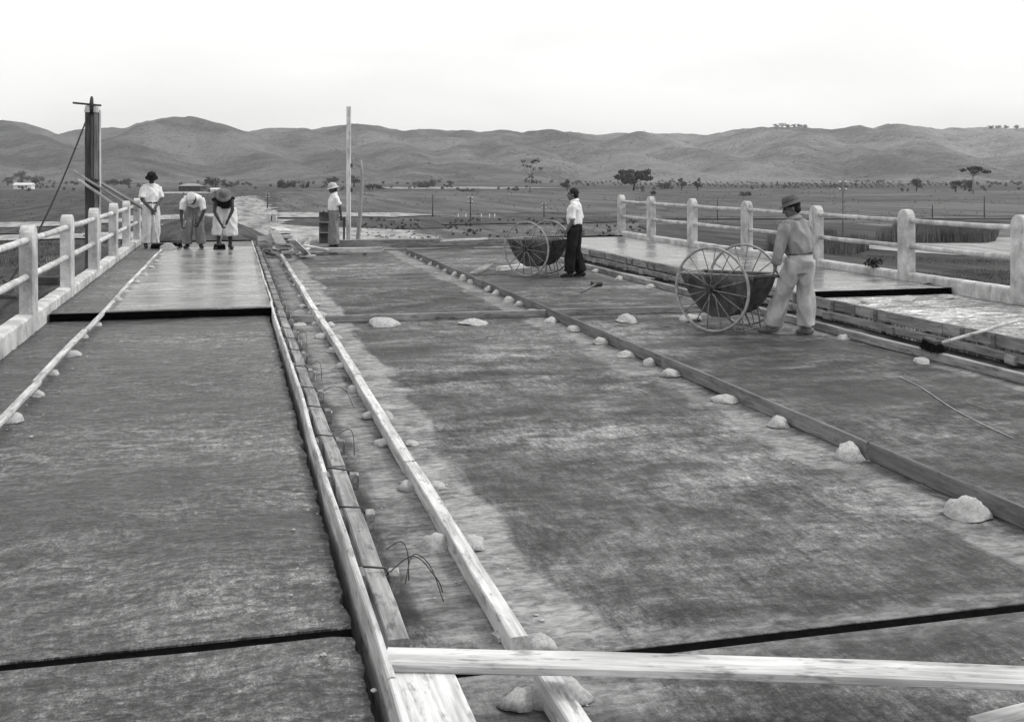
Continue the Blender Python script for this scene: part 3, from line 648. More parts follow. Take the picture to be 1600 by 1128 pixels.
# string line and spattered crumbs
pts = [G(u, v, .006) for u, v in ((1404, 588), (1440, 606), (1485, 636), (1530, 660), (1582, 684))]
o = MB().tube([p - pts[0] for p in curve(pts)], .0045, 6).build('string_line', 'mortar', None, True, pts[0]); tag(o, 'pale string lying in a curve on the deck below the broom', 'string')
def crumbs():
    V = []; Fc = []; rng = random.Random(4); ico = bmesh.new(); bmesh.ops.create_icosphere(ico, subdivisions=1, radius=1); iv = [v.co.copy() for v in ico.verts]; fi = [tuple(v.index for v in f.verts) for f in ico.faces]; ico.free()
    def one(x, y, z, r_):
        k = len(V); V.extend([(x + v.x * r_ * rng.uniform(.7, 1.3), y + v.y * r_ * rng.uniform(.7, 1.3), z + max(0, v.z) * r_ * .7) for v in iv]); Fc.extend([tuple(i + k for i in f) for f in fi])
    for n, x0, sd, a, b, z in ((170, XB + .14, .16, 3, 24, .002), (60, XB - .12, .1, 3, 24, .002), (160, XC - .12, .14, 3, 26, .002), (50, XC2 - .1, .12, 6, 26, .002), (60, XD + .1, .1, 4, 13.5, .214), (50, XA - .12, .06, 3, 13, .214)):
        for i in range(n): one(x0 + rng.gauss(0, sd), rng.uniform(a, b), z, rng.uniform(.003, .009) * (1.8 if rng.random() < .12 else 1))
    for i in range(90): one(rng.uniform(1.2, 7.0), rng.uniform(3, 26), .002, rng.uniform(.003, .009))
    o = make('mortar_crumbs', V, Fc, 'mortar'); o['kind'] = 'stuff'; tag(o, 'small crumbs of mortar spattered over the deck', 'crumbs')
crumbs()

# ================================================================ PEOPLE
def remesh(mb, voxel, smooth=4, folds=0.0, fscale=9, seed=0):
    me = bpy.data.meshes.new('tmp'); me.from_pydata([tuple(v) for v in mb.v], [], mb.f); o = bpy.data.objects.new('tmp', me); C.objects.link(o)
    m = o.modifiers.new('r', 'REMESH'); m.mode = 'VOXEL'; m.voxel_size = voxel
    s = o.modifiers.new('s', 'SMOOTH'); s.factor = .5; s.iterations = smooth
    dg = bpy.context.evaluated_depsgraph_get(); out = bpy.data.meshes.new_from_object(o.evaluated_get(dg)); bpy.data.objects.remove(o)
    if folds:
        out.update(); co = np.empty(len(out.vertices) * 3, 'f'); no = np.empty(len(out.vertices) * 3, 'f')
        out.vertices.foreach_get('co', co); out.vertices.foreach_get('normal', no); co = co.reshape(-1, 3); no = no.reshape(-1, 3)
        w_ = co * fscale
        q = np.array([mnoise.noise(Vector((a[0] + a[1] * .5 + seed, a[1] - a[2] * .25, a[2] * .42 + seed))) for a in w_])
        r = 1 - 2.2 * np.abs(q); d = folds * r
        co += no * d[:, None]; out.vertices.foreach_set('co', co.ravel())
    out.polygons.foreach_set('use_smooth', [True] * len(out.polygons)); return out
def put(name, me, mat, parent):
    me.materials.clear(); me.materials.append(MT[mat]); o = bpy.data.objects.new(name, me); C.objects.link(o); o.parent = parent; return o
def hand(mb, wr, d, pn, curl, right):
    """palm + five fingers. d = direction, pn = palm normal (fingers close towards it)"""
    d = d.normalized(); pn = (pn - d * pn.dot(d)).normalized(); s = d.cross(pn) * (1 if right else -1)    # s points to the thumb side
    e = wr + d * .09; mb.tube([wr - d * .02, wr + d * .02, wr + d * .055, e], [(.026, .022), (.034, .017), (.042, .015), (.040, .012)], 10, s)
    for i, (o_, L) in enumerate(((.032, .072), (.011, .082), (-.011, .076), (-.031, .060))):
        p = wr + d * .085 + s * o_; a = 0; pts = [p - d * .02, p]
        for k, fr in enumerate((.45, .32, .23)):
            a += curl * (.8, 1.0, .8)[k]; pts.append(pts[-1] + (d * math.cos(a) + pn * math.sin(a)) * L * fr)
        mb.tube(pts, [.0098, .0098, .009, .0085, .0065], 7)
    p = wr + d * .025 + s * .03; a1 = (d * .55 + s * .65 + pn * .45).normalized(); a2 = (d * .75 + s * .1 + pn * (.35 + .5 * curl)).normalized()
    mb.tube([p - a1 * .015, p + a1 * .035, p + a1 * .035 + a2 * .032, p + a1 * .035 + a2 * .055], [.014, .013, .0105, .007], 7)
    return wr + d * .095 + pn * .02
def person(label, loc, bear, P, out, group=None):
    root = empty('person', loc, -bear, label, 'person', group); V = lambda k: Vector(P[k])
    spine = [V('pel'), V('waist'), V('chest'), V('upper'), V('neck')]; side = Vector(P.get('side', (1, 0, 0)))
    hd = V('head'); hq = Matrix.Rotation(-P.get('hyaw', 0), 3, 'Z') @ Matrix.Rotation(-P.get('hpitch', 0), 3, 'X') @ Matrix.Rotation(P.get('hroll', 0), 3, 'Y')
    H = lambda x, y, z: hd + hq @ Vector((x, y, z))
    # ---- body: one continuous skin
    b = MB()
    b.tube(spine, [(.145, .10), (.13, .095), (.15, .105), (.13, .085), (.055, .055)], 14, side)
    b.tube([V('upper').lerp(V('neck'), .6), V('neck'), H(0, -.015, -.09), H(0, -.01, -.03)], [(.075, .06), (.055, .058), (.052, .055), (.05, .055)], 12, side)
    b.ball(H(0, -.015, .03), (.076, .095, .092), 16, 11, hq); b.ball(H(0, .022, -.045), (.056, .068, .068), 14, 9, hq); b.ball(H(0, .045, -.092), (.034, .034, .026), 10, 7, hq)
    b.tube([H(0, .088, .02), H(0, .104, -.015), H(0, .112, -.032), H(0, .09, -.042)], [(.009, .009), (.011, .011), (.014, .012), (.012, .006)], 8, side)
    for s in (-1, 1):
        b.ball(H(s * .078, -.012, -.012), (.010, .019, .032), 8, 6, hq); b.ball(H(s * .034, .066, -.03), (.024, .024, .02), 8, 6, hq)
    b.ball(H(0, .078, .032), (.055, .016, .012), 10, 6, hq); b.ball(H(0, .083, -.066), (.024, .012, .006), 8, 6, hq); b.ball(H(0, .080, -.078), (.020, .012, .006), 8, 6, hq)
    grips = {}
    for s, k in ((-1, 'L'), (1, 'R')):
        sh, el, wr = V('sh' + k), V('el' + k), V('wr' + k)
        b.tube([V('upper'), sh], [.06, .052], 10); b.tube([sh, sh.lerp(el, .4), el, el.lerp(wr, .35), wr], [.052, .046, .038, .038, .026], 10)
        fd = (wr - el).normalized(); d = Vector(P['hd' + k]) if 'hd' + k in P else fd
        grips[k] = hand(b, wr, d, Vector(P.get('pn' + k, (-s, .2, 0))), P.get('curl', .55), k == 'R')
        hp, kn, an = V('hip' + k), V('kn' + k), V('an' + k)
        b.tube([V('pel'), hp], [.10, .08], 10); b.tube([hp, hp.lerp(kn, .5), kn, kn.lerp(an, .35), an], [.082, .072, .052, .054, .036], 10)
        td = Vector(P.get('toe' + k, (0, 1, 0))).normalized(); b.tube([an, an + Vector((0, 0, -.045)), an + td * .08 + Vector((0, 0, -.06)), an + td * .16 + Vector((0, 0, -.068))], [.036, .036, .034, .02], 8)
    put('body', remesh(b, .0062, 3), out['skin'], root)
    for s in (-1, 1):
        MB().ball(H(s * .031, .081, .006), (.011, .008, .008), 8, 6, hq).build('eye', 'hair', root, True)
    # ---- shirt
    b = MB(); kx = out.get('shirt_w', 1.0); pw = V('pel').lerp(V('waist'), out.get('shirt_low', .55))
    b.tube([pw, V('waist'), V('waist').lerp(V('chest'), .5), V('chest'), V('upper'), V('upper').lerp(V('neck'), .75), V('neck')],
           [(.168 * kx, .126 * kx), (.172 * kx, .13 * kx), (.178 * kx, .136), (.182, .132), (.155, .105), (.085, .078), (.068, .07)], 16, side)
    for s, k in ((-1, 'L'), (1, 'R')):
        sh, el, wr = V('sh' + k), V('el' + k), V('wr' + k); b.tube([V('upper'), V('upper').lerp(sh, .6), sh], [.08, .07, .06], 12)
        ln = out.get('sleeve', 'short')
        if ln == 'long': b.tube([sh, sh.lerp(el, .4), el, el.lerp(wr, .4), el.lerp(wr, .82)], [.066, .064, .056, .05, .045], 12)
        elif ln == 'rolled': b.tube([sh, sh.lerp(el, .5), sh.lerp(el, .92), el.lerp(wr, .12)], [.074, .07, .062, .062], 12)
        elif ln == 'short': b.tube([sh, sh.lerp(el, .5), sh.lerp(el, .86)], [.066, .068, .07], 12)
        elif ln == 'none': b.tube([sh, sh.lerp(el, .12)], [.07, .066], 12)
    put('shirt', remesh(b, .010, 6, .020, 9, out.get('seed', 1)), out['shirt'], root)
    # collar
    nk = V('neck'); up = (H(0, 0, 0) - nk).normalized()
    b = MB(); b.tube([nk - up * .015, nk + up * .02, nk + up * .035], [(.072, .075), (.068, .07), (.066, .068)], 16, side, cap=False); b.tube([nk + up * .035, nk + up * .018, nk - up * .012], [(.067, .069), (.082, .085), (.094, .098)], 16, side, cap=False)
    if out.get('collar', True): b.build('collar', out['shirt'], root, True)
    # ---- trousers / kilt
    b = MB(); hem = out.get('hem', .09); hf = out.get('hemfrac', .93)
    b.tube([V('waist').lerp(V('pel'), .35), V('pel'), V('hipL').lerp(V('hipR'), .5) + Vector((0, 0, -.03)), V('hipL').lerp(V('hipR'), .5) + Vector((0, 0, -.13))], [(.155, .118), (.168, .130), (.165, .128), (.11, .10)], 16, side)
    for k in 'LR':
        hp, kn, an = V('hip' + k), V('kn' + k), V('an' + k)
        if hf > .6: b.tube([hp + Vector((0, 0, .03)), hp.lerp(kn, .5), kn, kn.lerp(an, .5), kn.lerp(an, hf)], [.105, .1, out.get('knee', .088), hem * .97, hem], 14)
        else: b.tube([hp + Vector((0, 0, .03)), hp.lerp(kn, .5), kn, kn.lerp(an, hf)], [.13, .15, .155, .165], 14)
    put('trousers' if hf > .6 else 'wide_breeches', remesh(b, .011, 8, out.get('fold', .019), 7, out.get('seed', 1) + 5), out['trouser'], root)
    if out.get('belt'):
        c = V('pel').lerp(V('waist'), .62); t = (V('waist') - V('pel')).normalized()
        MB().tube([c - t * .018, c - t * .016, c + t * .016, c + t * .018], [(.16, .12), (.180, .142), (.180, .142), (.16, .12)], 24, side).build('belt', 'leather', root, True)
    # ---- shoes
    for k in 'LR':
        an = V('an' + k); td = Vector(P.get('toe' + k, (0, 1, 0))).normalized(); z = an.z - .08; g = lambda f_, h: Vector((an.x, an.y, z)) + td * f_ + Vector((0, 0, h))
        b = MB(); b.tube([g(-.085, .035), g(-.07, .05), g(-.0, .055), g(.07, .042), g(.13, .03), g(.175, .022)], [(.02, .02), (.036, .045), (.04, .05), (.045, .038), (.044, .028), (.022, .018)], 12, td.cross(Vector((0, 0, 1))))
        b.tube([g(0, .05), g(-.01, .12)], [(.042, .048), (.042, .045)], 12)
        b.v = [Vector((q.x, q.y, max(q.z, z + .003))) for q in b.v]; b.build('shoe', out.get('shoe', 'leather'), root, True)
    # ---- hair and hat
    b = MB(); b.ball(H(0, -.025, .040), (.083, .097, .094), 18, 12, hq); b.ball(H(0, -.06, -.02), (.068, .055, .06), 14, 8, hq)
    inv = hq.transposed()
    def clip(q):
        l = inv @ (q - hd)
        if l.y > .058 and l.z < .075: l.y = .045 - .02 * min(1, max(0, (.075 - l.z) * 10))
        if abs(l.x) > .04 and l.y > .0 and l.z < .01: l.x *= .8; l.y *= .6
        return hd + hq @ l
    b.v = [clip(q) for q in b.v]; b.build('hair', 'hair', root, True)
    ht = out.get('hat')
    if ht:
        b = MB(); tilt = hq @ Matrix.Rotation(out.get('tilt', 0), 3, 'X'); c = H(0, -.012, .062)
        if ht == 'fedora':
            prof = [(.088, -.010), (.11, -.016), (.130, -.018), (.139, -.014), (.140, -.010), (.130, -.012), (.11, -.008), (.098, .004), (.094, .035), (.084, .070), (.070, .094), (.052, .097), (.014, .080), (.001, .078)]
            b.lathe(prof, 28, tilt, c, 1.0, 1.14); b.v = [q_ + tilt @ Vector((0, 0, .10 * max(0, abs((tilt.transposed() @ (q_ - c)).x) - .105) - .12 * max(0, (tilt.transposed() @ (q_ - c)).y - .11))) for q_ in b.v]; o = b.build('hat', out['hatmat'], root, True)
            MB().lathe([(.0945, .006), (.0955, .008), (.0945, .034), (.093, .036)], 28, tilt, c, 1.0, 1.14).build('hat_band', 'felt_dark', root, True)
        elif ht == 'pith':
            b.lathe([(.09, -.006), (.125, -.022), (.155, -.034), (.156, -.028), (.13, -.010), (.106, .006), (.105, .035), (.095, .075), (.07, .105), (.035, .118), (.012, .121), (.012, .132), (.001, .134)], 28, tilt, c, 1.0, 1.15); b.build('hat', out['hatmat'], root, True)
            MB().lathe([(.108, .004), (.1095, .006), (.109, .022), (.106, .024)], 28, tilt, c, 1.0, 1.15).build('hat_band', 'trouser_light', root, True)
        elif ht == 'straw':
            b.lathe([(.088, -.004), (.13, -.012), (.18, -.026), (.182, -.02), (.13, -.004), (.098, .004), (.09, .05), (.07, .092), (.035, .112), (.001, .115)], 28, tilt, c, 1.0, 1.1); b.build('hat', out['hatmat'], root, True)
        elif ht == 'soft':
            b.lathe([(.09, -.010), (.12, -.026), (.140, -.040), (.142, -.034), (.12, -.012), (.1, .0), (.099, .04), (.088, .075), (.06, .092), (.001, .096)], 28, tilt, c, 1.0, 1.1)
            b.v = [q + Vector((0, 0, .012 * mnoise.noise(q * 18))) for q in b.v]; b.build('hat', out['hatmat'], root, True)
        elif ht == 'cap':
            b.lathe([(.088, -.006), (.1, .0), (.108, .03), (.1, .062), (.06, .078), (.001, .08)], 24, tilt, c, 1.0, 1.12)
            b.ball(c + tilt @ Vector((0, .10, -.004)), (.07, .05, .008), 12, 6, tilt); b.build('hat', out['hatmat'], root, True)
    M = Matrix.Translation(loc) @ Matrix.Rotation(-bear, 4, 'Z')
    return root, {k: M @ g for k, g in grips.items()}, M
def stand(**k):
    P = dict(pel=(0, 0, .95), waist=(0, .0, 1.07), chest=(0, .01, 1.25), upper=(0, -.005, 1.375), neck=(0, .0, 1.455), head=(0, .03, 1.585),
             shL=(-.168, 0, 1.36), shR=(.168, 0, 1.36), elL=(-.235, -.03, 1.11), elR=(.235, -.03, 1.11), wrL=(-.24, .06, .88), wrR=(.24, .06, .88),
             hipL=(-.09, 0, .90), hipR=(.09, 0, .90), knL=(-.10, .02, .49), knR=(.10, .02, .49), anL=(-.11, 0, .08), anR=(.11, 0, .08))
    P.update(k); return P

# ---- carts
def cart(loc, fwd_bear, label):
    """concrete buggy: local +Y = forward, X = axle"""
    root = empty('concrete_cart', loc, -fwd_bear, label, 'cart', 'two-wheeled concrete carts'); RW, HW = .53, .40
    for s in (-1, 1):
        wobj = bpy.data.objects.new('wheel', None); C.objects.link(wobj); wobj.parent = root; wobj.location = (s * HW, 0, RW + .002); wobj.empty_display_size = .1
        v = []; f = []; n = 56; pr = [(RW - .028, -.013), (RW - .004, -.019), (RW, -.012), (RW, .012), (RW - .004, .019), (RW - .028, .013)]; m = len(pr)
        for k in range(n):
            a = 2 * math.pi * k / n
            for r, x in pr: v.append((x, r * math.cos(a), r * math.sin(a)))
        for k in range(n):
            for i in range(m): f.append((k * m + i, k * m + (i + 1) % m, ((k + 1) % n) * m + (i + 1) % m, ((k + 1) % n) * m + i))
        make('rim', v, f, 'rim', wobj, True)
        MB().tube([(-.075, 0, 0), (-.06, 0, 0), (-.06, 0, 0), (.05, 0, 0), (.05, 0, 0), (.075, 0, 0)], [.03, .03, .052, .052, .032, .032], 16).build('hub', 'iron', wobj, False)
        for k in range(16):
            a = 2 * math.pi * (k + .3) / 16; x = .045 * (1 if k % 2 else -1); c, sn = math.cos(a), math.sin(a)
            MB().tube([(x, .045 * c, .045 * sn), (x * .2, (RW - .02) * c, (RW - .02) * sn)], .0068, 6).build('spoke', 'spoke', wobj, True)
    MB().tube([(-HW - .03, 0, RW), (HW + .03, 0, RW)], .02, 10).build('axle', 'iron', root, True)
    # tub: sheet-iron half drum
    pr = [(.53, .70), (.46, .55), (.36, .385), (.22, .245), (.06, .175), (-.10, .18), (-.25, .245), (-.38, .385), (-.47, .55), (-.53, .715)]
    # refine
    fine = []
    for i in range(len(pr) - 1):
        for t in (0, .5): fine.append((pr[i][0] + (pr[i + 1][0] - pr[i][0]) * t, pr[i][1] + (pr[i + 1][1] - pr[i][1]) * t))
    fine.append(pr[-1]); N = len(fine); v = []; f = []; wx, th = .29, .008
    for x, q in ((-wx, 0), (wx, 0), (-wx + th, th), (wx - th, th)):
        for y, z in fine:
            v.append((x, y * (1 - q * 2), z + (q if z < .69 else .0)))
    for i in range(N - 1):
        f.append((i, i + 1, N + i + 1, N + i)); f.append((2 * N + i, 3 * N + i, 3 * N + i + 1, 2 * N + i + 1))
    f.append(tuple(range(N - 1, -1, -1))); f.append(tuple(N + i for i in range(N))); f.append(tuple(2 * N + i for i in range(N))); f.append(tuple(3 * N + i for i in range(N - 1, -1, -1)))
    f += [(0, N, 3 * N, 2 * N), (N - 1, 3 * N - 1, 4 * N - 1, 2 * N - 1)]
    tub = make('tub', v, f, 'tub', root)
    MB().tube([(-wx, .53, .70), (wx, .53, .70), (wx, -.53, .715), (-wx, -.53, .715), (-wx, .53, .70)], .014, 8).build('tub_rim', 'rim', tub, True)
    # wet concrete left in the bottom
    MB().add([(-wx + .02, .30, .34), (wx - .02, .30, .34), (wx - .02, -.32, .34), (-wx + .02, -.32, .34), (-.1, .0, .37), (.12, -.1, .36)], [(0, 1, 4), (1, 2, 5, 4), (2, 3, 5), (3, 0, 4, 5)]).build('wet_concrete', 'slab_near', tub)
    hb = MB().tube([(-.27, -.45, .66), (-.27, -.62, .705), (-.27, -.70, .715), (-.25, -.735, .717), (.25, -.735, .717), (.27, -.70, .715), (.27, -.62, .705), (.27, -.45, .66)], .016, 10); hb.build('handle', 'iron', root, True)
    for s in (-1, 1):
        MB().tube([(s * .20, -.30, .30), (s * .21, -.33, .12), (s * .21, -.34, .012), (s * .21, -.22, .012), (s * .20, -.12, .20)], .012, 8).build('leg', 'spoke', root, True)
        MB().box((s * .29 - .012, -.07, RW - .06), (s * .29 + .012, .07, RW + .06)).build('bearing_plate', 'iron', root)
    MB().tube([(-.21, -.28, .012), (.21, -.28, .012)], .010, 8).build('cross_bar', 'spoke', root, True)
    return root
def cart_at(u, v, axle_bear, label):
    nw = G(u, v); ax = Vector((math.sin(axle_bear), math.cos(axle_bear), 0)); o = nw + ax * .40; fb = axle_bear - math.pi / 2
    cart(o, fb, label); return o, fb
c1, f1 = cart_at(1112, 519, R(56), 'two-wheeled iron concrete cart held by the man in the grey shirt')
c2, f2 = cart_at(822, 432, R(50), 'farther two-wheeled iron concrete cart held by the man in dark trousers')
def cart_pt(o, fb, x, y, z): return o + Matrix.Rotation(-fb, 3, 'Z') @ Vector((x, y, z))

# man 1: grey shirt, behind the near cart
m1 = G(1253, 524); b1 = R(-24)
def local(m, b, p): return Matrix.Rotation(b, 3, 'Z') @ (Vector(p) - m)
hl, hr = local(m1, b1, cart_pt(c1, f1, -.20, -.735, .745)), local(m1, b1, cart_pt(c1, f1, .16, -.735, .745))
def wrist_for(h, sh): d = (h - sh).normalized(); return h - d * .09
P = stand(pel=(0, .02, .93), waist=(-.005, .03, 1.05), chest=(-.01, .06, 1.225), upper=(-.015, .075, 1.345), neck=(-.02, .095, 1.42), head=(-.035, .13, 1.545), hyaw=R(-42), hpitch=R(14),
          shL=(-.18, .105, 1.335), shR=(.16, .06, 1.335), hipL=(-.09, .05, .88), hipR=(.09, .0, .88), knL=(-.11, .21, .50), knR=(.10, .02, .48), anL=(-.12, .36, .085), anR=(.11, .0, .08), toeL=(-.45, .9, 0), toeR=(.1, 1, 0), curl=.75, pnL=(.3, -.2, -1), pnR=(-.3, -.2, -1))
P['wrL'] = wrist_for(hl, Vector(P['shL'])); P['wrR'] = wrist_for(hr, Vector(P['shR']))
P['elL'] = Vector(P['shL']).lerp(P['wrL'], .52) + Vector((-.05, -.03, -.01)); P['elR'] = Vector(P['shR']).lerp(P['wrR'], .52) + Vector((.06, -.03, 0))
person('man in grey shirt, light trousers and felt hat holding a cart handle', m1, b1, P, dict(skin='skin', shirt='shirt_grey', sleeve='long', shirt_w=1.1, trouser='trouser_light', hem=.104, knee=.094, belt=True, hat='fedora', hatmat='felt', tilt=R(-6), shoe='shoe_pale', seed=3, fold=.024))
# man 2: white shirt, dark trousers
m2 = G(898, 433); b2 = R(-58)
hl, hr = local(m2, b2, cart_pt(c2, f2, -.20, -.735, .745)), local(m2, b2, cart_pt(c2, f2, .15, -.735, .745))
P = stand(head=(0, .04, 1.58), hyaw=R(-8), knL=(-.1, .06, .49), anL=(-.11, .08, .08), knR=(.1, .0, .49), anR=(.11, -.1, .08), curl=.75, pnL=(.3, -.2, -1), pnR=(-.3, -.2, -1))
P['wrL'] = wrist_for(hl, Vector(P['shL'])); P['wrR'] = wrist_for(hr, Vector(P['shR']))
P['elL'] = Vector(P['shL']).lerp(P['wrL'], .5) + Vector((-.05, -.08, -.02)); P['elR'] = Vector(P['shR']).lerp(P['wrR'], .5) + Vector((.05, -.08, -.02))
person('bareheaded man in white shirt and black trousers holding the farther cart', m2, b2, P, dict(skin='skin', shirt='shirt_white', sleeve='short', trouser='trouser_dark', hem=.10, knee=.09, hat=None, seed=8))
# man 3: supervisor in pith helmet
m3 = G(522, 388); b3 = R(-98)
P = stand(head=(0, .035, 1.575), hpitch=R(14), elL=(-.22, -.10, 1.12), wrL=(-.2, -.14, .88), elR=(.22, .02, 1.12), wrR=(.2, .12, .92), curl=.4)
person('man in pith helmet and white shirt standing at the far end of the deck', m3, b3, P, dict(skin='skin_mid', shirt='shirt_white', sleeve='short', shirt_w=1.08, trouser='trouser_grey', hem=.125, knee=.11, hat='pith', hatmat='cork', seed=12))
# workers on the wet slab
def broom(name, hand_pts, head_c, label, wd=.30, hdir=(1, 0, 0), head='bristle', over=.22, bend=True):
    """push brush: handle through the hands to the head on the ground"""
    root = empty(name, head_c, 0, label, 'broom', 'brooms'); hc = Vector(head_c); L = lambda p: Vector(p) - hc
    a, b = Vector(hand_pts[0]), Vector(hand_pts[1]); d = (a - hc).normalized()
    MB().tube([L(hc + d * .03), L(hc.lerp(a, .5)), L(a), L(a + d * over)], [.019, .018, .017, .017], 10).build('handle', 'wood_pale', root, True)
    h = Vector(hdir).normalized(); q = Vector((-h.y, h.x, 0)); st = MB()
    for k in range(2):
        pass
    v, f = beam_mesh(wd, .085, .035, seg=4); X = Matrix(((h.x, q.x, 0), (h.y, q.y, 0), (0, 0, 1)))
    make('stock', [X @ (Vector(p) - Vector((wd / 2, 0, 0))) + Vector((0, 0, .035)) for p in v], f, 'wood_dark', root)
    for i in range(420):
        u = random.uniform(-wd / 2, wd / 2); w_ = random.uniform(-.04, .04); p = h * u + q * w_ + Vector((0, 0, .05)); e = h * (u * 1.12 + random.uniform(-.02, .02)) + q * (w_ * 1.9 + random.uniform(-.02, .02)) + Vector((0, 0, -.055 + random.uniform(0, .02)))
        s = h * .004 + q * .003; st.add([p - s, p + s, e + s * .6, e - s * .6], [(0, 1, 2, 3)]); s = q * .005; st.add([p - s, p + s, e + s * .6, e - s * .6], [(0, 1, 2, 3)])
    st.build('bristles', head, root); return root
w1 = G(236, 387, .3); bw1 = R(152)
P = stand(head=(.015, .06, 1.565), hpitch=R(26), hyaw=R(24), neck=(0, .02, 1.45), elR=(.235, .03, 1.11), wrR=(.06, .20, .86), elL=(-.225, .03, 1.11), wrL=(-.02, .21, .93), knL=(-.09, .03, .49), anL=(-.09, .02, .08), knR=(.1, -.0, .49), anR=(.12, -.02, .08), hdL=(.1, .25, -.9), hdR=(-.1, .25, -.9), pnL=(.6, -.6, 0), pnR=(-.6, -.6, 0), curl=.8, toeR=(.3, 1, 0), toeL=(-.2, 1, 0))
_, g, _ = person('worker all in white with a dark hat standing by the left railing', w1, bw1, P, dict(skin='skin_mid', shirt='shirt_white', sleeve='short', trouser='trouser_white', hem=.10, knee=.095, belt=True, hat='soft', hatmat='felt_dark', seed=21))
hc = G(238, 388, .3) + Vector((.12, -.10, .05)); broom('broom', (g['R'], g['L']), hc, 'broom with black bristles at the feet of the worker in white', .26, (1, .15, 0))
w2 = G(303, 388, .3); bw2 = R(183)
P = dict(pel=(0, -.13, .93), waist=(0, -.05, 1.03), chest=(0, .13, 1.10), upper=(0, .25, 1.125), neck=(.0, .33, 1.135), head=(-.005, .44, 1.115), hpitch=R(62), hyaw=R(20), shL=(-.17, .25, 1.12), shR=(.18, .24, 1.12), elL=(-.24, .28, .84), elR=(.25, .30, .84), wrL=(-.14, .36, .60), wrR=(.22, .42, .58),
         hipL=(-.1, -.12, .89), hipR=(.1, -.12, .89), knL=(-.13, -.01, .49), knR=(.13, -.01, .49), anL=(-.15, -.03, .08), anR=(.15, -.03, .08), curl=.75, pnL=(.8, -.3, 0), pnR=(-.8, -.3, 0), toeL=(-.3, 1, 0), toeR=(.3, 1, 0))
_, g, _ = person('worker in white shirt and pale cap bending over between the other two', w2, bw2, P, dict(skin='skin_dark', shirt='shirt_white', sleeve='short', trouser='trouser_grey', hem=.10, knee=.092, hat='cap', hatmat='cap', seed=30, shirt_low=.7))
hc = G(277, 386, .3) + Vector((0, -.05, .05)); broom('broom', (g['R'], g['L']), hc, 'broom with black bristles held by the bending worker in the pale cap', .19, (1, 0, 0), over=.35)
w3 = G(352, 389, .3); bw3 = R(190)
P = dict(pel=(.02, -.15, .92), waist=(.01, -.05, 1.02), chest=(0, .14, 1.10), upper=(-.01, .26, 1.14), neck=(-.02, .34, 1.165), head=(-.04, .44, 1.18), hpitch=R(48), hyaw=R(-12), shL=(-.18, .25, 1.15), shR=(.17, .24, 1.12), elL=(-.22, .34, .88), elR=(.16, .38, .84), wrL=(-.13, .40, .66), wrR=(.01, .46, .58),
         hipL=(-.09, -.12, .88), hipR=(.11, -.12, .88), knL=(-.10, -.02, .48), knR=(.13, -.02, .48), anL=(-.10, -.06, .08), anR=(.16, -.02, .08), curl=.75, pnL=(.8, -.4, 0), pnR=(-.8, -.4, 0), toeL=(-.5, 1, 0), toeR=(.2, 1, 0))
_, g, _ = person('worker in black shirt, straw hat and wide white breeches bending over a broom', w3, bw3, P, dict(skin='skin_dark', shirt='shirt_dark', sleeve='none', trouser='trouser_white', hemfrac=.42, hat='straw', hatmat='straw', seed=41, collar=False, fold=.018, shirt_low=.75))
hc = G(343, 389, .3) + Vector((0, -.04, .05)); broom('broom', (g['R'], g['L']), hc, 'broom with black bristles pushed by the worker in the straw hat', .22, (1, 0, 0), over=.3)
# broom lying against the right formwork
hc = G(1456, 562) + Vector((0, .0, .148)); e = AT(1586, 503, 11.5)
ro = broom('broom', (e, e), hc, 'broom lying on the right-hand timber row with its handle on the formwork', .34, (-.27, -.96, 0), over=.02)
# mallet
a, b = G(908, 458), G(932, 448); root = empty('mallet', (a.x, a.y, 0), 0, 'mallet with dark head lying on the deck by the dark-trousered man', 'mallet')
d = (Vector((b.x, b.y, 0)) - Vector((a.x, a.y, 0))); MB().tube([(0, 0, .015), (d.x, d.y, .05)], [.014, .016], 10).build('handle', 'wood_mid', root, True)
q = Vector((d.y, -d.x, 0)).normalized(); q = (q * .7 + d.normalized() * .7).normalized(); MB().tube([Vector((d.x, d.y, .052)) - q * .10, Vector((d.x, d.y, .052)) - q * .095, Vector((d.x, d.y, .052)) + q * .095, Vector((d.x, d.y, .052)) + q * .10], [.04, .049, .049, .04], 16).build('head', 'iron', root)

# ================================================================ FAR END OF THE DECK
def px_beam(name, u0, v0, u1, v1, z, wd, ht, mat, label, cat, group=None, z1=None, **k):
    a = G(u0, v0, z); b = G(u1, v1, z if z1 is None else z1); o = beam(name, a, b, wd, ht, mat, **k)
    return tag(o, label, cat, group)
px_beam('beam', 528, 386, 800, 383, .003, .20, .19, 'wood', 'long squared beam lying across the far end of the deck', 'beam')
px_beam('plank', 690, 378, 760, 374.5, .195, .12, .045, 'wood_pale', 'thin pale plank on top of the long squared beam', 'plank')
px_beam('beam', 509, 395, 597, 394, .06, .16, .12, 'wood_pale', 'pale beam on a block in front of the man in the pith helmet', 'beam')
px_beam('block', 567, 399, 573, 399, .002, .09, .058, 'wood_dark', 'dark block under the pale beam in front of the pith-helmeted man', 'block')
px_beam('block', 514, 396.5, 528, 396.5, .002, .12, .058, 'wood_dark', 'dark block under the left end of the pale beam', 'block')
px_beam('plank', 740, 389, 830, 387, .003, .14, .035, 'wood', 'low plank on the deck end behind the farther cart', 'plank')
px_beam('plank', 600, 391, 700, 389.5, .003, .12, .03, 'wood_mid', 'low grey plank on the deck in front of the long squared beam', 'plank')
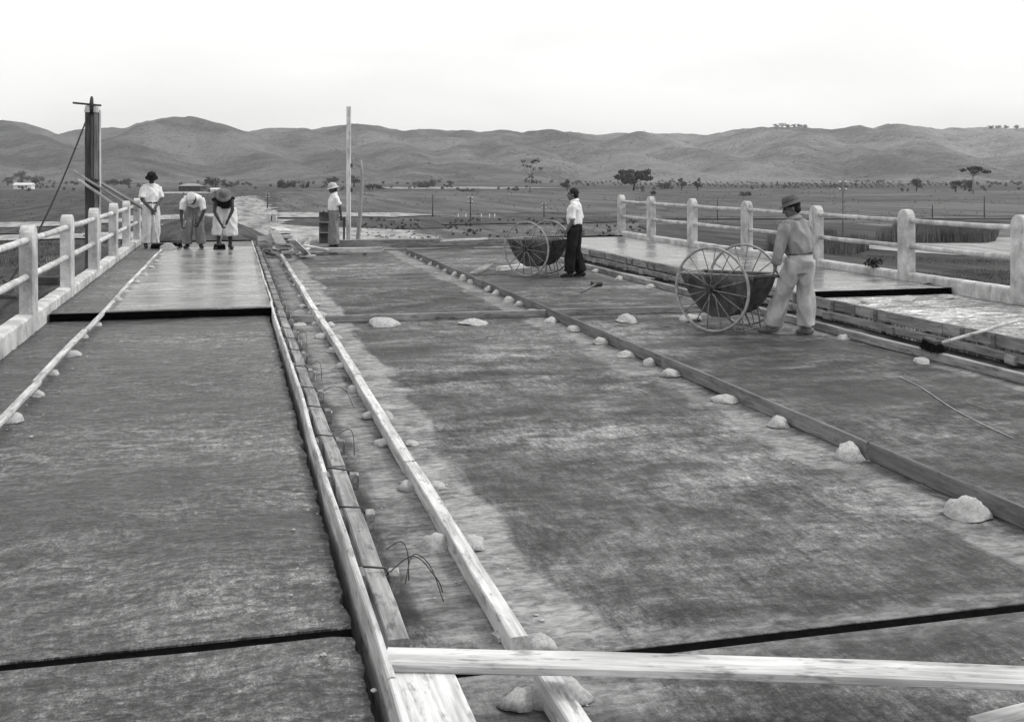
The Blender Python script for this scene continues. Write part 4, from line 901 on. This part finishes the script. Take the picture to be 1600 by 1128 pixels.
# stack of planks seen end-on
for i in range(7):
    a = G(448 + random.uniform(-3, 3), 403, 0); z = .004 + i * .094; yaw = random.uniform(-.07, .07) - .05; L = random.uniform(1.5, 2.0)
    o = beam('stacked_plank', (a.x, a.y + random.uniform(-.1, .15), z), (a.x + math.sin(yaw) * L, a.y + L, z + random.uniform(0, .012)), random.uniform(.28, .34), .064, random.choice(['wood_pale', 'wood_pale', 'wood']), jit=.004)
    tag(o, ['bottom plank', 'second plank up', 'third plank up', 'middle plank', 'fifth plank up', 'second plank from the top', 'top plank'][i] + ' of the stack beside the left formwork end', 'plank', 'stacked planks')
tops = G(448, 403, 0)
def loose(u0, v0, z0, u1, v1, z1, wd, ht, mat, label):
    o = beam('loose_plank', G(u0, v0, z0), G(u1, v1, z1), wd, ht, mat); tag(o, label, 'plank', 'loose planks by the stack')
loose(440, 384, .66, 427, 362, .70, .20, .035, 'wood', 'loose plank slanting up off the left of the plank stack')
loose(456, 376, .60, 480, 399, .05, .16, .04, 'wood_pale', 'loose plank leaning down off the right of the plank stack')
loose(485, 372, .30, 470, 398, .02, .14, .04, 'wood', 'loose plank crossing the leaning one beside the plank stack')
loose(476, 385, .22, 513, 392, .12, .16, .04, 'wood_pale', 'loose pale plank pointing from the stack to the pith-helmeted man')
loose(460, 399, .03, 505, 396, .03, .16, .04, 'wood', 'low plank lying right of the plank stack')
loose(430, 393, .05, 408, 394, .06, .14, .05, 'wood_dark', 'dark plank lying left of the plank stack by the formwork')
for i, (u, v, z, du, dv, m) in enumerate(((470, 398, .10, 14, -12, 'wood_pale'), (486, 397, .02, -20, -8, 'wood'), (470, 402, .05, 22, -1, 'wood_pale'), (428, 400, .03, -14, -6, 'wood'), (462, 384, .42, 16, -9, 'wood'))):
    o = beam('loose_plank', G(u, v, z), G(u + du, v + dv, z + .12 * (i % 2)), random.uniform(.10, .16), .04, m)
    tag(o, ['pale short plank propped against the right side of the plank stack', 'short plank lying askew between the plank stack and the pale beam', 'pale offcut lying right in front of the plank stack', 'offcut lying between the box and the plank stack', 'short plank sticking out near the top right of the plank stack'][i], 'plank', 'loose planks by the stack')
# box and board upright by the formwork
r0 = G(410, 396); root = empty('wooden_box', r0, R(4), 'pale wooden box standing between the formwork and the plank stack', 'box')
for i in range(3): beam('slat', (-.13 + .0, -.10, .02 + i * .14), (.13, -.10, .02 + i * .14), .022, .128, 'wood_pale', root, jit=.001)
for i in range(3): beam('slat', (-.13, .18, .02 + i * .14), (.13, .18, .02 + i * .14), .022, .128, 'wood', root, jit=.001)
for s in (-1, 1): beam('side', (s * .13, -.08, .02), (s * .13, .165, .02), .022, .41, 'wood', root, jit=.001)
p = G(422, 397); o = beam('upright_board', (p.x - .06, p.y, .002), (p.x + .06, p.y, .002), .045, .50, 'wood_pale', jit=.002); tag(o, 'pale upright board next to the wooden box', 'board')
# oil drum
p = G(514, 379); root = empty('oil_drum', p, 0, 'black iron drum behind the man in the pith helmet', 'drum')
MB().lathe([(.001, .003), (.285, .003), (.29, .012), (.285, .03), (.285, .28), (.297, .29), (.297, .305), (.285, .315), (.285, .58), (.297, .59), (.297, .605), (.285, .615), (.285, .86), (.29, .875), (.285, .885), (.275, .875), (.001, .872)], 32).build('barrel', 'iron', root, True)
for z in (.297, .597): MB().lathe([(.297, z - .012), (.3, z), (.297, z + .012)], 32).build('hoop', 'rim', root, True)
MB().tube([(.12, .1, .87), (.12, .1, .90)], .03, 12).build('bung', 'iron', root)
MB().tube([(-.15, .05, .87), (-.15, .05, .92)], .022, 12).build('bung', 'iron', root)
# tall white pole, its darker prop, and a crooked pole
p = AT(547.5, 385, 32.6); zb = GZ; top = AT(548, 167, 32.6); root = empty('tall_pole', (p.x, p.y, 0), 0, 'tall whitewashed squared pole behind the pith-helmeted man', 'pole')
o = beam('pole', (0, 0, zb), (top.x - p.x, top.y - p.y, top.z), .12, .12, 'wood_pale', root, jit=.004); 
beam('prop', (-.16, .1, zb), (-.15, .1, AT(540, 340, 32.6).z), .06, .06, 'wood_dark', root)
for v_ in (262, 300): beam('strap', (-.065, -.012, AT(548, v_, 32.6).z), (.065, -.012, AT(548, v_, 32.6).z), .02, .12, 'wood_dark', root, jit=.001)
a = AT(559, 385, 33.2); root = empty('crooked_pole', (a.x, a.y, 0), 0, 'thin crooked pole right of the tall white pole', 'pole')
pts = [Vector((0, 0, GZ))] + [AT(u, v, 33.2) - Vector((a.x, a.y, 0)) for u, v in ((559, 378), (562, 345), (564, 310), (566, 285), (565, 262), (564, 250))]
MB().tube(pts, [.075, .07, .06, .055, .05, .04, .03], 10).build('pole', 'bark', root, True)
t = pts[4]; MB().tube([t + Vector((-.12, 0, .12)), t + Vector((0, 0, .05)), t + Vector((.14, 0, .1))], .022, 8).build('branch_stub', 'bark', root, True)
t = pts[-2]; MB().tube([t, t + Vector((-.2, .0, .16)), t + Vector((-.28, 0, .32))], .015, 8).build('branch_stub', 'bark', root, True)

# ================================================================ DERRICK POST LEFT OF THE BRIDGE
D0 = 24.0
def q(u, v, d=D0): return AT(u, v, d)
base = q(143.5, 300); root = empty('derrick_post', (base.x, base.y, GZ), 0, 'tall dark timber post with a crossbar on top, outside the left railing', 'post')
zt_ = q(143, 176).z - GZ
for i, (dx, wd, mat) in enumerate(((-.095, .10, 'wood_dark'), (.0, .085, 'wood_dark'), (.085, .08, 'wood_mid'))):
    o = beam('stave', (dx, 0, 0), (dx, 0, zt_ - i * .0), wd, .22, mat, root, jit=.003)
o = beam('side_plank', (.155, .05, 1.0), (.155, .05, q(152, 172).z - GZ), .035, .14, 'wood_pale', root)
MB().lathe([(.16, 0), (.165, .02), (.15, .13), (.11, .19), (.001, .21)], 18, None, (-.005, .11, zt_ + .0)).build('cap', 'conc_white', root, True)
zc = q(143, 163).z - GZ
MB().tube([(-.39, -.03, zc + .02), (.20, -.03, zc - .03)], .022, 8).build('crossbar', 'iron', root, True)
MB().tube([(.0, -.04, zc - .18), (.0, -.06, zc - .0), (.0, -.02, zc + .12), (.0, -.02, zc + .17)], [.04, .045, .035, .02], 10).build('pin', 'iron', root, True)
MB().tube([(.0, -.02, .4), (.0, -.02, zc - .16)], .016, 8).build('rod', 'iron', root, True)
for v_ in (279, 290): beam('lashing', (-.15, -.02, q(143, v_).z - GZ), (.14, -.02, q(143, v_).z - GZ - .09), .03, .06, 'iron', root, jit=.001)
def q_plank(name, a, b, da, db, wd, ht, mat, label, roll=0):
    o = beam(name, AT(a[0], a[1], da), AT(b[0], b[1], db), wd, ht, mat, roll=roll); tag(o, label, 'plank', 'planks on the derrick post')
q_plank('chute_board', (113, 268), (212, 330), 23.6, 24.6, .14, .04, 'wood', 'longest slanting board fixed to the derrick post', .3)
q_plank('chute_board', (122, 283), (178, 322), 23.5, 24.1, .12, .05, 'wood_pale', 'lower short slanting board on the derrick post', .3)
q_plank('chute_board', (152, 284), (222, 326), 24.4, 25.2, .18, .04, 'wood_mid', 'slanting board on the far side of the derrick post', .5)
q_plank('scaffold_beam', (58, 446), (92, 446), 20, 20, .10, .16, 'wood_dark', 'dark scaffold beam seen through the left railing between the first two posts')
q_plank('scaffold_beam', (-60, 462), (29, 455), 17.5, 17.5, .3, .12, 'wood_mid', 'grey scaffold plank below the nearest left railing post')
q_plank('scaffold_beam', (-60, 467), (27, 467), 17.4, 17.4, .06, .05, 'wood_dark', 'dark scaffold pole under the grey scaffold plank')
top = q(136, 185); low = AT(-70, 560, 15)
pts = [top.lerp(low, t) - Vector((0, 0, .45 * math.sin(math.pi * t))) for t in [k / 14 for k in range(15)]]
o = MB().tube([p - pts[0] for p in pts], .018, 8).build('guy_rope', 'rope', None, True, pts[0]); tag(o, 'dark guy rope running from the derrick post down to the left', 'rope')

# ================================================================ VEGETATION
def leaf_cloud(n, clumps, size, rng):
    v = np.empty((n * 4, 3)); i = 0
    cs = rng.integers(0, len(clumps), n)
    for k in range(n):
        c, r = clumps[cs[k]]; d = rng.normal(size=3); d /= np.linalg.norm(d); rr = rng.random() ** .45
        p = np.array(c) + d * np.array(r) * rr; a = rng.normal(size=3); a /= np.linalg.norm(a); b = np.cross(a, rng.normal(size=3)); b /= np.linalg.norm(b); s = size * rng.uniform(.6, 1.3)
        v[i] = p - a * s; v[i + 1] = p + b * s * .55; v[i + 2] = p + a * s; v[i + 3] = p - b * s * .55; i += 4
    return v, [(4 * k, 4 * k + 1, 4 * k + 2, 4 * k + 3) for k in range(n)]
TI = [0]
def tree(u, vb, wpx, hpx, label, kind='round', mat='leaf_dark', z=GZ, loc=None, cat='tree', group='trees on the plain', leaves=900):
    TI[0] += 1; rng = np.random.default_rng(100 + TI[0]); p = loc if loc is not None else G(u, vb, z); s = depth_of(p) / F_PX; W, Ht = wpx * s, hpx * s
    root = empty({'bush': 'bush'}.get(kind, 'tree'), p, 0, label, cat, group)
    t = MB(); cl = []; tr = 'bark_dark'
    if kind == 'round':
        t.tube([(0, 0, -.2), (W * .02, 0, Ht * .3), (-W * .02, 0, Ht * .6)], [W * .05, W * .04, W * .02], 8)
        for k in range(9):
            a = rng.uniform(0, 6.28); r = W * .32 * rng.random() ** .5; zz = Ht * rng.uniform(.32, .82); cl.append(((r * math.cos(a), r * math.sin(a), zz), (W * rng.uniform(.14, .24),) * 2 + (Ht * rng.uniform(.13, .2),)))
            t.tube([(0, 0, Ht * .3), (r * math.cos(a) * .6, r * math.sin(a) * .6, zz * .85)], [W * .02, W * .008], 5)
    elif kind == 'spread':
        t.tube([(0, 0, -.2), (W * .02, 0, Ht * .25), (W * .0, 0, Ht * .5)], [W * .035, W * .03, W * .02], 8)
        for k in range(16):
            a = rng.uniform(0, 6.28); r = W * .40 * rng.random() ** .5; zz = Ht * rng.uniform(.42, .86) * (1 - .25 * (r / W)); cl.append(((r * math.cos(a), r * math.sin(a), zz), (W * rng.uniform(.10, .17),) * 2 + (Ht * rng.uniform(.09, .15),)))
            t.tube([(0, 0, Ht * .28), (r * math.cos(a) * .5, r * math.sin(a) * .5, zz * .8), (r * math.cos(a), r * math.sin(a), zz)], [W * .015, W * .01, W * .004], 5)
    elif kind == 'sparse':
        tr = 'bark'; t.tube([(0, 0, -.2), (W * .0, 0, Ht * .25), (W * .03, 0, Ht * .5)], [W * .05, W * .04, W * .03], 8)
        for k in range(8):
            a = rng.uniform(0, 6.28); r = W * rng.uniform(.2, .46); zz = Ht * rng.uniform(.68, .96); e = (r * math.cos(a), r * math.sin(a), zz)
            t.tube([(W * .03, 0, Ht * .46), (e[0] * .45, e[1] * .45, Ht * .62), e], [W * .024, W * .018, W * .008], 6); cl.append((e, (W * .12, W * .12, Ht * .05)))
        for k in range(5): cl.append(((W * .02 + W * .08 * rng.normal(), W * .08 * rng.normal(), Ht * rng.uniform(.3, .46)), (W * .13, W * .13, Ht * .07)))
    elif kind == 'acacia':
        tr = 'bark'; t.tube([(0, 0, -.2), (W * .02, 0, Ht * .4), (W * .0, 0, Ht * .68)], [W * .03, W * .024, W * .018], 8)
        for k in range(11):
            a = rng.uniform(0, 6.28); r = W * rng.uniform(.12, .46); zz = Ht * rng.uniform(.72, .96); e = (r * math.cos(a), r * math.sin(a), zz)
            t.tube([(0, 0, Ht * .62), (e[0] * .5, e[1] * .5, zz * .92), e], [W * .014, W * .01, W * .004], 5); cl.append((e, (W * .11, W * .11, Ht * .055)))
    else:
        t.tube([(0, 0, -.2), (0, 0, Ht * .4)], [W * .03, W * .015], 6)
        for k in range(10):
            r = W * .36 * rng.uniform(-1, 1); cl.append(((r, W * .2 * rng.uniform(-1, 1), Ht * rng.uniform(.2, .62)), (W * rng.uniform(.10, .18), W * .15, Ht * rng.uniform(.2, .34))))
    t.build('trunk', tr, root, True)
    v, f = leaf_cloud(leaves, cl, max(W * .035, s * .9), rng); make('crown', v, f, mat, root)
    return root
tree(990, 298, 58, 37, 'largest dark spreading tree on the plain, above the right railing end', 'spread', leaves=2600)
tree(828, 301, 40, 52, 'sparse pale-trunked tree on the plain above the farther cart', 'sparse', leaves=420)
tree(886, 298, 19, 20, 'small round tree just left of the bareheaded man', leaves=800)
tree(1021, 305, 13, 9, 'low bush above the second post of the right railing', 'bush', cat='bush', leaves=300)
tree(1040, 296, 34, 15, 'grey low thicket right of the largest spreading tree', 'bush', 'leaf', cat='bush', leaves=700)
tree(1065, 297, 17, 20, 'slim grey tree between the thicket and the round tree', 'round', 'leaf', leaves=600)
tree(1090, 298, 18, 20, 'round dark tree above the fourth right railing post', leaves=700)
tree(1166, 307, 26, 9, 'low dark bush in the field left of the felt-hatted man', 'bush', cat='bush', leaves=450)
tree(1432, 299, 23, 22, 'round dark tree above the right railing post near the picture edge', leaves=900)
tree(1493, 300, 24, 20, 'round dark tree left of the flat-topped tree', leaves=900)
tree(1520, 303, 50, 44, 'flat-topped pale-trunked tree at the far right of the plain', 'acacia', leaves=900)
tree(1513, 302, 24, 20, 'round dark tree behind the flat-topped trunk', loc=G(1514, 300, GZ), leaves=900)
tree(12, 290, 24, 14, 'grey tree left of the small white house', 'round', 'leaf', leaves=500)
tree(34, 287, 30, 24, 'tall grey tree behind the small white house', 'round', 'leaf', leaves=800)
tree(62, 289, 26, 18, 'broad dark tree right of the small white house', 'bush', leaves=700)
tree(116, 290, 14, 9, 'small dark bush left of the derrick post', 'bush', cat='bush', leaves=250)
tree(182, 289, 50, 11, 'long dark thicket right of the derrick post', 'bush', cat='bush', leaves=700)
tree(337, 293, 36, 20, 'dark round tree behind the hut with the pale roof', 'bush', leaves=900)
tree(362, 293, 24, 10, 'low dark bush behind the straw-hatted worker', 'bush', cat='bush', leaves=400)
tree(448, 295, 36, 19, 'broad dark bush left of the pith helmet', 'bush', cat='bush', leaves=900)
tree(478, 295, 16, 12, 'small dark bush just left of the pith helmet', 'bush', cat='bush', leaves=400)
tree(519, 291, 30, 17, 'dark tree right behind the pith helmet', 'round', leaves=700)
tree(553, 293, 26, 22, 'dark tree behind the tall white pole', 'round', leaves=800)
tree(582, 297, 34, 11, 'low dark bush right of the crooked pole', 'bush', cat='bush', leaves=500)
tree(668, 294, 36, 17, 'grey bushy tree halfway between the white pole and the farther cart', 'bush', 'leaf', leaves=800)
tree(702, 292, 8, 10, 'tiny round tree right of the grey bushy tree', leaves=250)
tree(730, 300, 30, 6, 'low grey scrub left of the sparse pale tree', 'bush', 'leaf', cat='bush', leaves=300)
for i, u in enumerate((1212, 1222, 1231, 1240, 1249, 1258)):
    d = float(ridge_d[np.abs(ridge_u - u).argmin()]) - 8; p = AT(u, 201, d)
    tree(u, 0, random.uniform(9, 13), random.uniform(6, 9), f'{["leftmost", "second", "third", "fourth", "fifth", "rightmost"][i]} tree of the clump on the skyline above the felt-hatted man', 'round', 'leaf', loc=p, group='skyline trees', leaves=160)
for i, u in enumerate((1548, 1560, 1573, 1588)):
    d = float(ridge_d[np.abs(ridge_u - u).argmin()]) - 8; p = AT(u, 202.5, d)
    tree(u, 0, random.uniform(9, 14), random.uniform(5, 8), f'{["leftmost", "second", "third", "rightmost"][i]} tree of the clump on the skyline at the right edge', 'round', 'leaf', loc=p, group='skyline trees', leaves=160)
# orchard rows, shrubs dotted on the hill feet
def dots(name, pts, size, label, mat='leaf_dark', n=14):
    rng = np.random.default_rng(5); V = []; Fc = []
    for p in pts:
        s = size * depth_of(p) / F_PX; v, f = leaf_cloud(n, [((p.x, p.y, p.z + s * .45), (s * .55, s * .55, s * .5))], s * .28, rng); k = len(V); V += list(map(tuple, v)); Fc += [tuple(i + k for i in q_) for q_ in f]
    o = make(name, V, Fc, mat); o['kind'] = 'stuff'; tag(o, label, 'shrubs'); return o
pts = []
for r in range(5):
    for k in range(70):
        u = 900 + k * 8.2 + r * 3 + random.uniform(-1.5, 1.5); v = 284 + r * 2.1 + 2.2 * math.sin(u / 90) + random.uniform(-.3, .3)
        if v > 283 and random.random() < .85: pts.append(G(u, v, GZ))
dots('orchard', pts, 4.2, 'rows of small planted bushes at the foot of the right hills')
pts = []
for k in range(900):
    u = random.uniform(-100, 1700); d = random.uniform(830, 1500)
    if mnoise.noise(Vector((u * .012, d * .006, 2))) < .05: continue
    x = FWD * d + RGT * ((u - 800) / F_PX * d); pts.append(Vector((x.x, x.y, hill_h(u, d) - .5)))
dots('hill_scrub', pts, 2.6, 'scrub scattered over the hillsides', 'leaf_dark', 8)
pts = []
for k in range(260):
    u = random.uniform(560, 1000); v = random.uniform(344, 376)
    if mnoise.noise(Vector((u * .02, v * .08, 4))) > -.1: pts.append(G(u, v, GZ))
dots('field_tufts', pts, 5.0, 'dark tufts dotted over the ground behind the deck end', 'leaf_dark', 16)
pts = []
for k in range(420):
    u = random.uniform(-100, 330); v = random.uniform(356, 470)
    if mnoise.noise(Vector((u * .02, v * .06, 9))) > .0: pts.append(G(u, v, GZ))
dots('field_tufts', pts, 6.0, 'tufts on the ground seen through the left railing', 'leaf', 16)
pts = []
for k in range(520):
    u = random.uniform(-120, 1720); v = 286 + 14 * random.random() ** 1.6
    if mnoise.noise(Vector((u * .011, v * .15, 14))) > .02: pts.append(G(u, v, GZ))
dots('plain_scrub', pts, 5.5, 'low scrub scattered along the far edge of the plain', 'leaf', 22)
pts = []
for k in range(2600):
    u = random.uniform(-120, 1720); v = 298 + 66 * random.random()
    if mnoise.noise(Vector((u * .012, v * .10, 24))) + .3 * random.random() > .12: pts.append(G(u, v, GZ))
dots('grass_tufts', pts, 2.6, 'small rough tufts scattered over the whole plain', 'leaf', 7)
# reeds and long grass: blades
def blades(name, poly, n, h, wd, label, mat='reed'):
    P = [G(u, v, GZ) for u, v in poly]; x0, x1 = min(p.x for p in P), max(p.x for p in P); y0, y1 = min(p.y for p in P), max(p.y for p in P)
    def inside(x, y):
        c = False; j = len(P) - 1
        for i in range(len(P)):
            if (P[i].y > y) != (P[j].y > y) and x < (P[j].x - P[i].x) * (y - P[i].y) / (P[j].y - P[i].y) + P[i].x: c = not c
            j = i
        return c
    V = []; Fc = []; k = 0; tries = 0
    while k < n and tries < n * 12:
        tries += 1; x = random.uniform(x0, x1); y = random.uniform(y0, y1)
        if not inside(x, y) or mnoise.noise(Vector((x * .11, y * .11, 6))) < -.18 * random.random() - .05: continue
        a = random.uniform(0, 6.28); hh = h * random.uniform(.6, 1.15) * (1 + .25 * mnoise.noise(Vector((x * .3, y * .3, 1)))); b = random.uniform(.05, .35) * hh; c, s = math.cos(a) * wd, math.sin(a) * wd; bx, by = random.uniform(-b, b), random.uniform(-b, b)
        i = len(V); V += [(x - c, y - s, GZ), (x + c, y + s, GZ), (x + bx * .4 + c * .7, y + by * .4 + s * .7, GZ + hh * .6), (x + bx * .4 - c * .7, y + by * .4 - s * .7, GZ + hh * .6), (x + bx, y + by, GZ + hh)]
        Fc += [(i, i + 1, i + 2, i + 3), (i + 3, i + 2, i + 4)]; k += 1
    o = make(name, V, Fc, mat); o['kind'] = 'stuff'; tag(o, label, 'grass')
blades('reeds', [(1350, 374), (1400, 366), (1560, 368), (1556, 380), (1540, 383), (1400, 383), (1354, 382)], 9000, 1.5, .035, 'dark reed bed along the sand bar, behind the right railing')
blades('reeds', [(1200, 378), (1280, 372), (1350, 382), (1358, 394), (1330, 402), (1200, 398)], 8000, 1.1, .03, 'reeds left of the sand bar, behind the felt-hatted man')
blades('long_grass', [(1010, 385), (1200, 392), (1360, 402), (1600, 412), (1760, 430), (1760, 520), (1300, 480), (1000, 410)], 30000, .26, .03, 'long grass below the right railing')
blades('long_grass', [(-160, 380), (240, 378), (240, 420), (-160, 560)], 14000, .24, .03, 'long grass below the left railing')
# grassy bank at the end of the left strip
def bank(name, cx, cy, rx, ry, h, mat, seed, lo=GZ):
    v = []; f = []; n = 48; m = 20
    for j in range(m + 1):
        for k in range(n):
            r = j / m; a = 2 * math.pi * k / n; x, y = cx + rx * r * math.cos(a), cy + ry * r * math.sin(a)
            z = lo - .15 + h * (0.5 + .5 * math.cos(math.pi * r)) ** .8 + (1 - r) * .5 * mnoise.noise(Vector((x * .22, y * .22, seed))) + (1 - r) * .16 * mnoise.noise(Vector((x * .9, y * .9, seed)))
            v.append((x, y, z))
    for j in range(m):
        for k in range(n): f.append((j * n + k, (j + 1) * n + k, (j + 1) * n + (k + 1) % n, j * n + (k + 1) % n))
    return struct(make(name, v, f, mat, smooth=True))
MT['bank_grass'] = grey('rough_bank_grass', .035, .10, .9, rough=.95, spec=.1, bump=.12, space='World', fine=7)
bank('earth_bank', -1.2, 52, 8.5, 12, 4.25, 'bank_grass', 1)
bank('earth_bank', -4.5, 47, 7, 9, 3.35, 'bank_grass', 3)
bank('sand_heap', 7.0, 58, 7, 12, 2.7, 'sand', 5)
bank('sand_heap', 3.5, 66, 6, 8, 2.4, 'sand', 8)
# weed on the right kerb
def weed(p, label, s=.14):
    rng = np.random.default_rng(int(p.y * 100)); root = empty('weed', p, 0, label, 'plant'); t = MB()
    for k in range(7): t.tube([(0, 0, -.02), (rng.normal() * s * .4, rng.normal() * s * .4, s * .5), (rng.normal() * s * .8, rng.normal() * s * .5, s * rng.uniform(.4, 1.2))], .004, 5)
    t.build('stems', 'leaf_dark', root); v, f = leaf_cloud(160, [((0, 0, s * .5), (s, s * .6, s * .55))], s * .16, rng); make('leaves', v, f, 'leaf_dark', root)
weed(Vector((XCR + .03, 15.95, .42)), 'dark weed on the right kerb beside a railing post', .17)
weed(Vector((XCR - .05, 14.35, .22)), 'small dark weed at the foot of the right kerb near the step', .10)

# ================================================================ FAR BUILDINGS AND POLES
def house(u, vb, wpx, hpx, label, roof=2, windows=2, wall='house_wall', roofm='roof', hip=False):
    p = G(u, vb, GZ); s = depth_of(p) / F_PX; W, Ht = wpx * s, hpx * s; dp = W * .45; root = empty('house', p, -PSI, label, 'house'); wh = Ht * (.68 if roof else .95)
    MB().box((-W / 2, 0, -.2), (W / 2, dp, wh)).build('wall', wall, root)
    o = W * .04
    if hip: v = [(-W / 2 - o, -o, wh), (W / 2 + o, -o, wh), (W / 2 + o, dp + o, wh), (-W / 2 - o, dp + o, wh), (-W * .2, dp / 2, Ht), (W * .2, dp / 2, Ht)]; f = [(0, 1, 5, 4), (1, 2, 5), (2, 3, 4, 5), (3, 0, 4), (3, 2, 1, 0)]
    else: v = [(-W / 2 - o, -o, wh), (W / 2 + o, -o, wh), (W / 2 + o, dp + o, wh), (-W / 2 - o, dp + o, wh), (-W / 2 - o, dp / 2, Ht), (W / 2 + o, dp / 2, Ht)]; f = [(0, 1, 5, 4), (1, 2, 5), (2, 3, 4, 5), (3, 0, 4), (3, 2, 1, 0)]
    make('roof', [(x, y, z + .01) for x, y, z in v], f, roofm, root)
    for k in range(windows):
        x = W * (-.5 + (k + .75) / (windows + .5)); MB().box((x - W * .05, -.06, wh * .35), (x + W * .05, .02, wh * .8)).build('window', 'dark', root)
    MB().box((-W * .05 + .02, -.05, 0), (W * .05 + .02, .02, wh * .8)).build('door', 'dark', root)
house(35, 296, 28, 10, 'small white house with dark windows at the far left of the plain', wall='house_wall', roofm='house_wall')
house(296, 299, 34, 12, 'low hut with a pale hipped roof behind the bending workers', windows=0, wall='bark_dark', hip=True)
house(336, 301, 15, 7, 'small white hut beside the straw-hatted worker', windows=1, roofm='house_wall')
house(424, 347, 15, 17, 'tiny pale gabled hut with a dark door beside the gravel road', windows=0, wall='conc_white', roofm='conc_white')
def pole(u, vt, vb, label, ins=True, mat='wood_dark', thick=.09, arms=True):
    p = G(u, vb, GZ); d = depth_of(p); h = AT(u, vt, d).z - GZ; root = empty('telegraph_pole', p, -PSI, label, 'pole', 'poles on the plain'); t = max(thick, d * .00055)
    MB().tube([(0, 0, -.3), (0, 0, h * .5), (0, 0, h)], [t, t * .9, t * .75], 8).build('pole', mat, root, True)
    if arms:
        for k in range(2): MB().box((-.3, -.03, h - .2 - k * .55), (.3, .03, h - .14 - k * .55)).build('crossarm', mat, root)
        if ins:
            for k in range(2):
                for sx in (-4, 4): MB().ball((sx * .06, 0, h - .06 - k * .55), .075, 8, 6).build('insulator', 'insulator', root, True)
pole(676, 304, 339, 'thin bare pole on the plain right of the crooked pole', False, arms=False)
pole(735, 308, 346, 'telegraph pole with white insulators, midway to the farther cart')
pole(850, 318, 341, 'telegraph pole with white insulators above the farther cart')
pole(418, 302, 327, 'telegraph pole with white insulators beside the gravel road')
pole(1317, 283, 396, 'tall telegraph pole behind the right railing, right of the felt-hatted man', mat='wood_mid', thick=.07)
pole(1457, 320, 345, 'short pole behind the right railing near the sand bar', arms=False)
pole(1538, 307, 343, 'dark pole behind the right railing at the far right', arms=False)
pole(1121, 312, 345, 'thin pole behind the right railing, left of the felt-hatted man', arms=False)
for i, u in enumerate((716, 728, 752, 765, 773)):
    p = G(u, 341, GZ); o = MB().tube([(0, 0, -.1), (0, 0, .5), (0, 0, .6)], [.07, .07, .03], 8).build('marker_post', 'insulator', None, True, p); tag(o, f'{["leftmost", "second", "middle", "fourth", "rightmost"][i]} white marker stub in the field left of the farther cart', 'marker', 'white marker stubs')
a, b = G(1010, 347, GZ), G(1800, 346, GZ); o = MB().tube([Vector((0, 0, 0)), b - a], .10, 8).build('pipeline', 'iron', None, True, a + Vector((0, 0, .35))); tag(o, 'thin dark pipe running along the field behind the right railing', 'pipe')

# ================================================================ AIR
hz = NT('haze'); hz.t.nodes.remove(hz.b); pv = hz.n('ShaderNodeVolumePrincipled'); pv.inputs['Color'].default_value = (.97, .985, 1, 1); pv.inputs['Density'].default_value = .00015; pv.inputs['Anisotropy'].default_value = .2
hz.t.links.new(pv.outputs[0], hz.out.inputs['Volume'])
o = MB().box((-6400, -6400, GZ - 1.0), (6400, 6400, 140)).build('haze', hz.m); o['kind'] = 'stuff'; tag(o, 'thin pale haze lying over the whole plain and hills', 'haze')
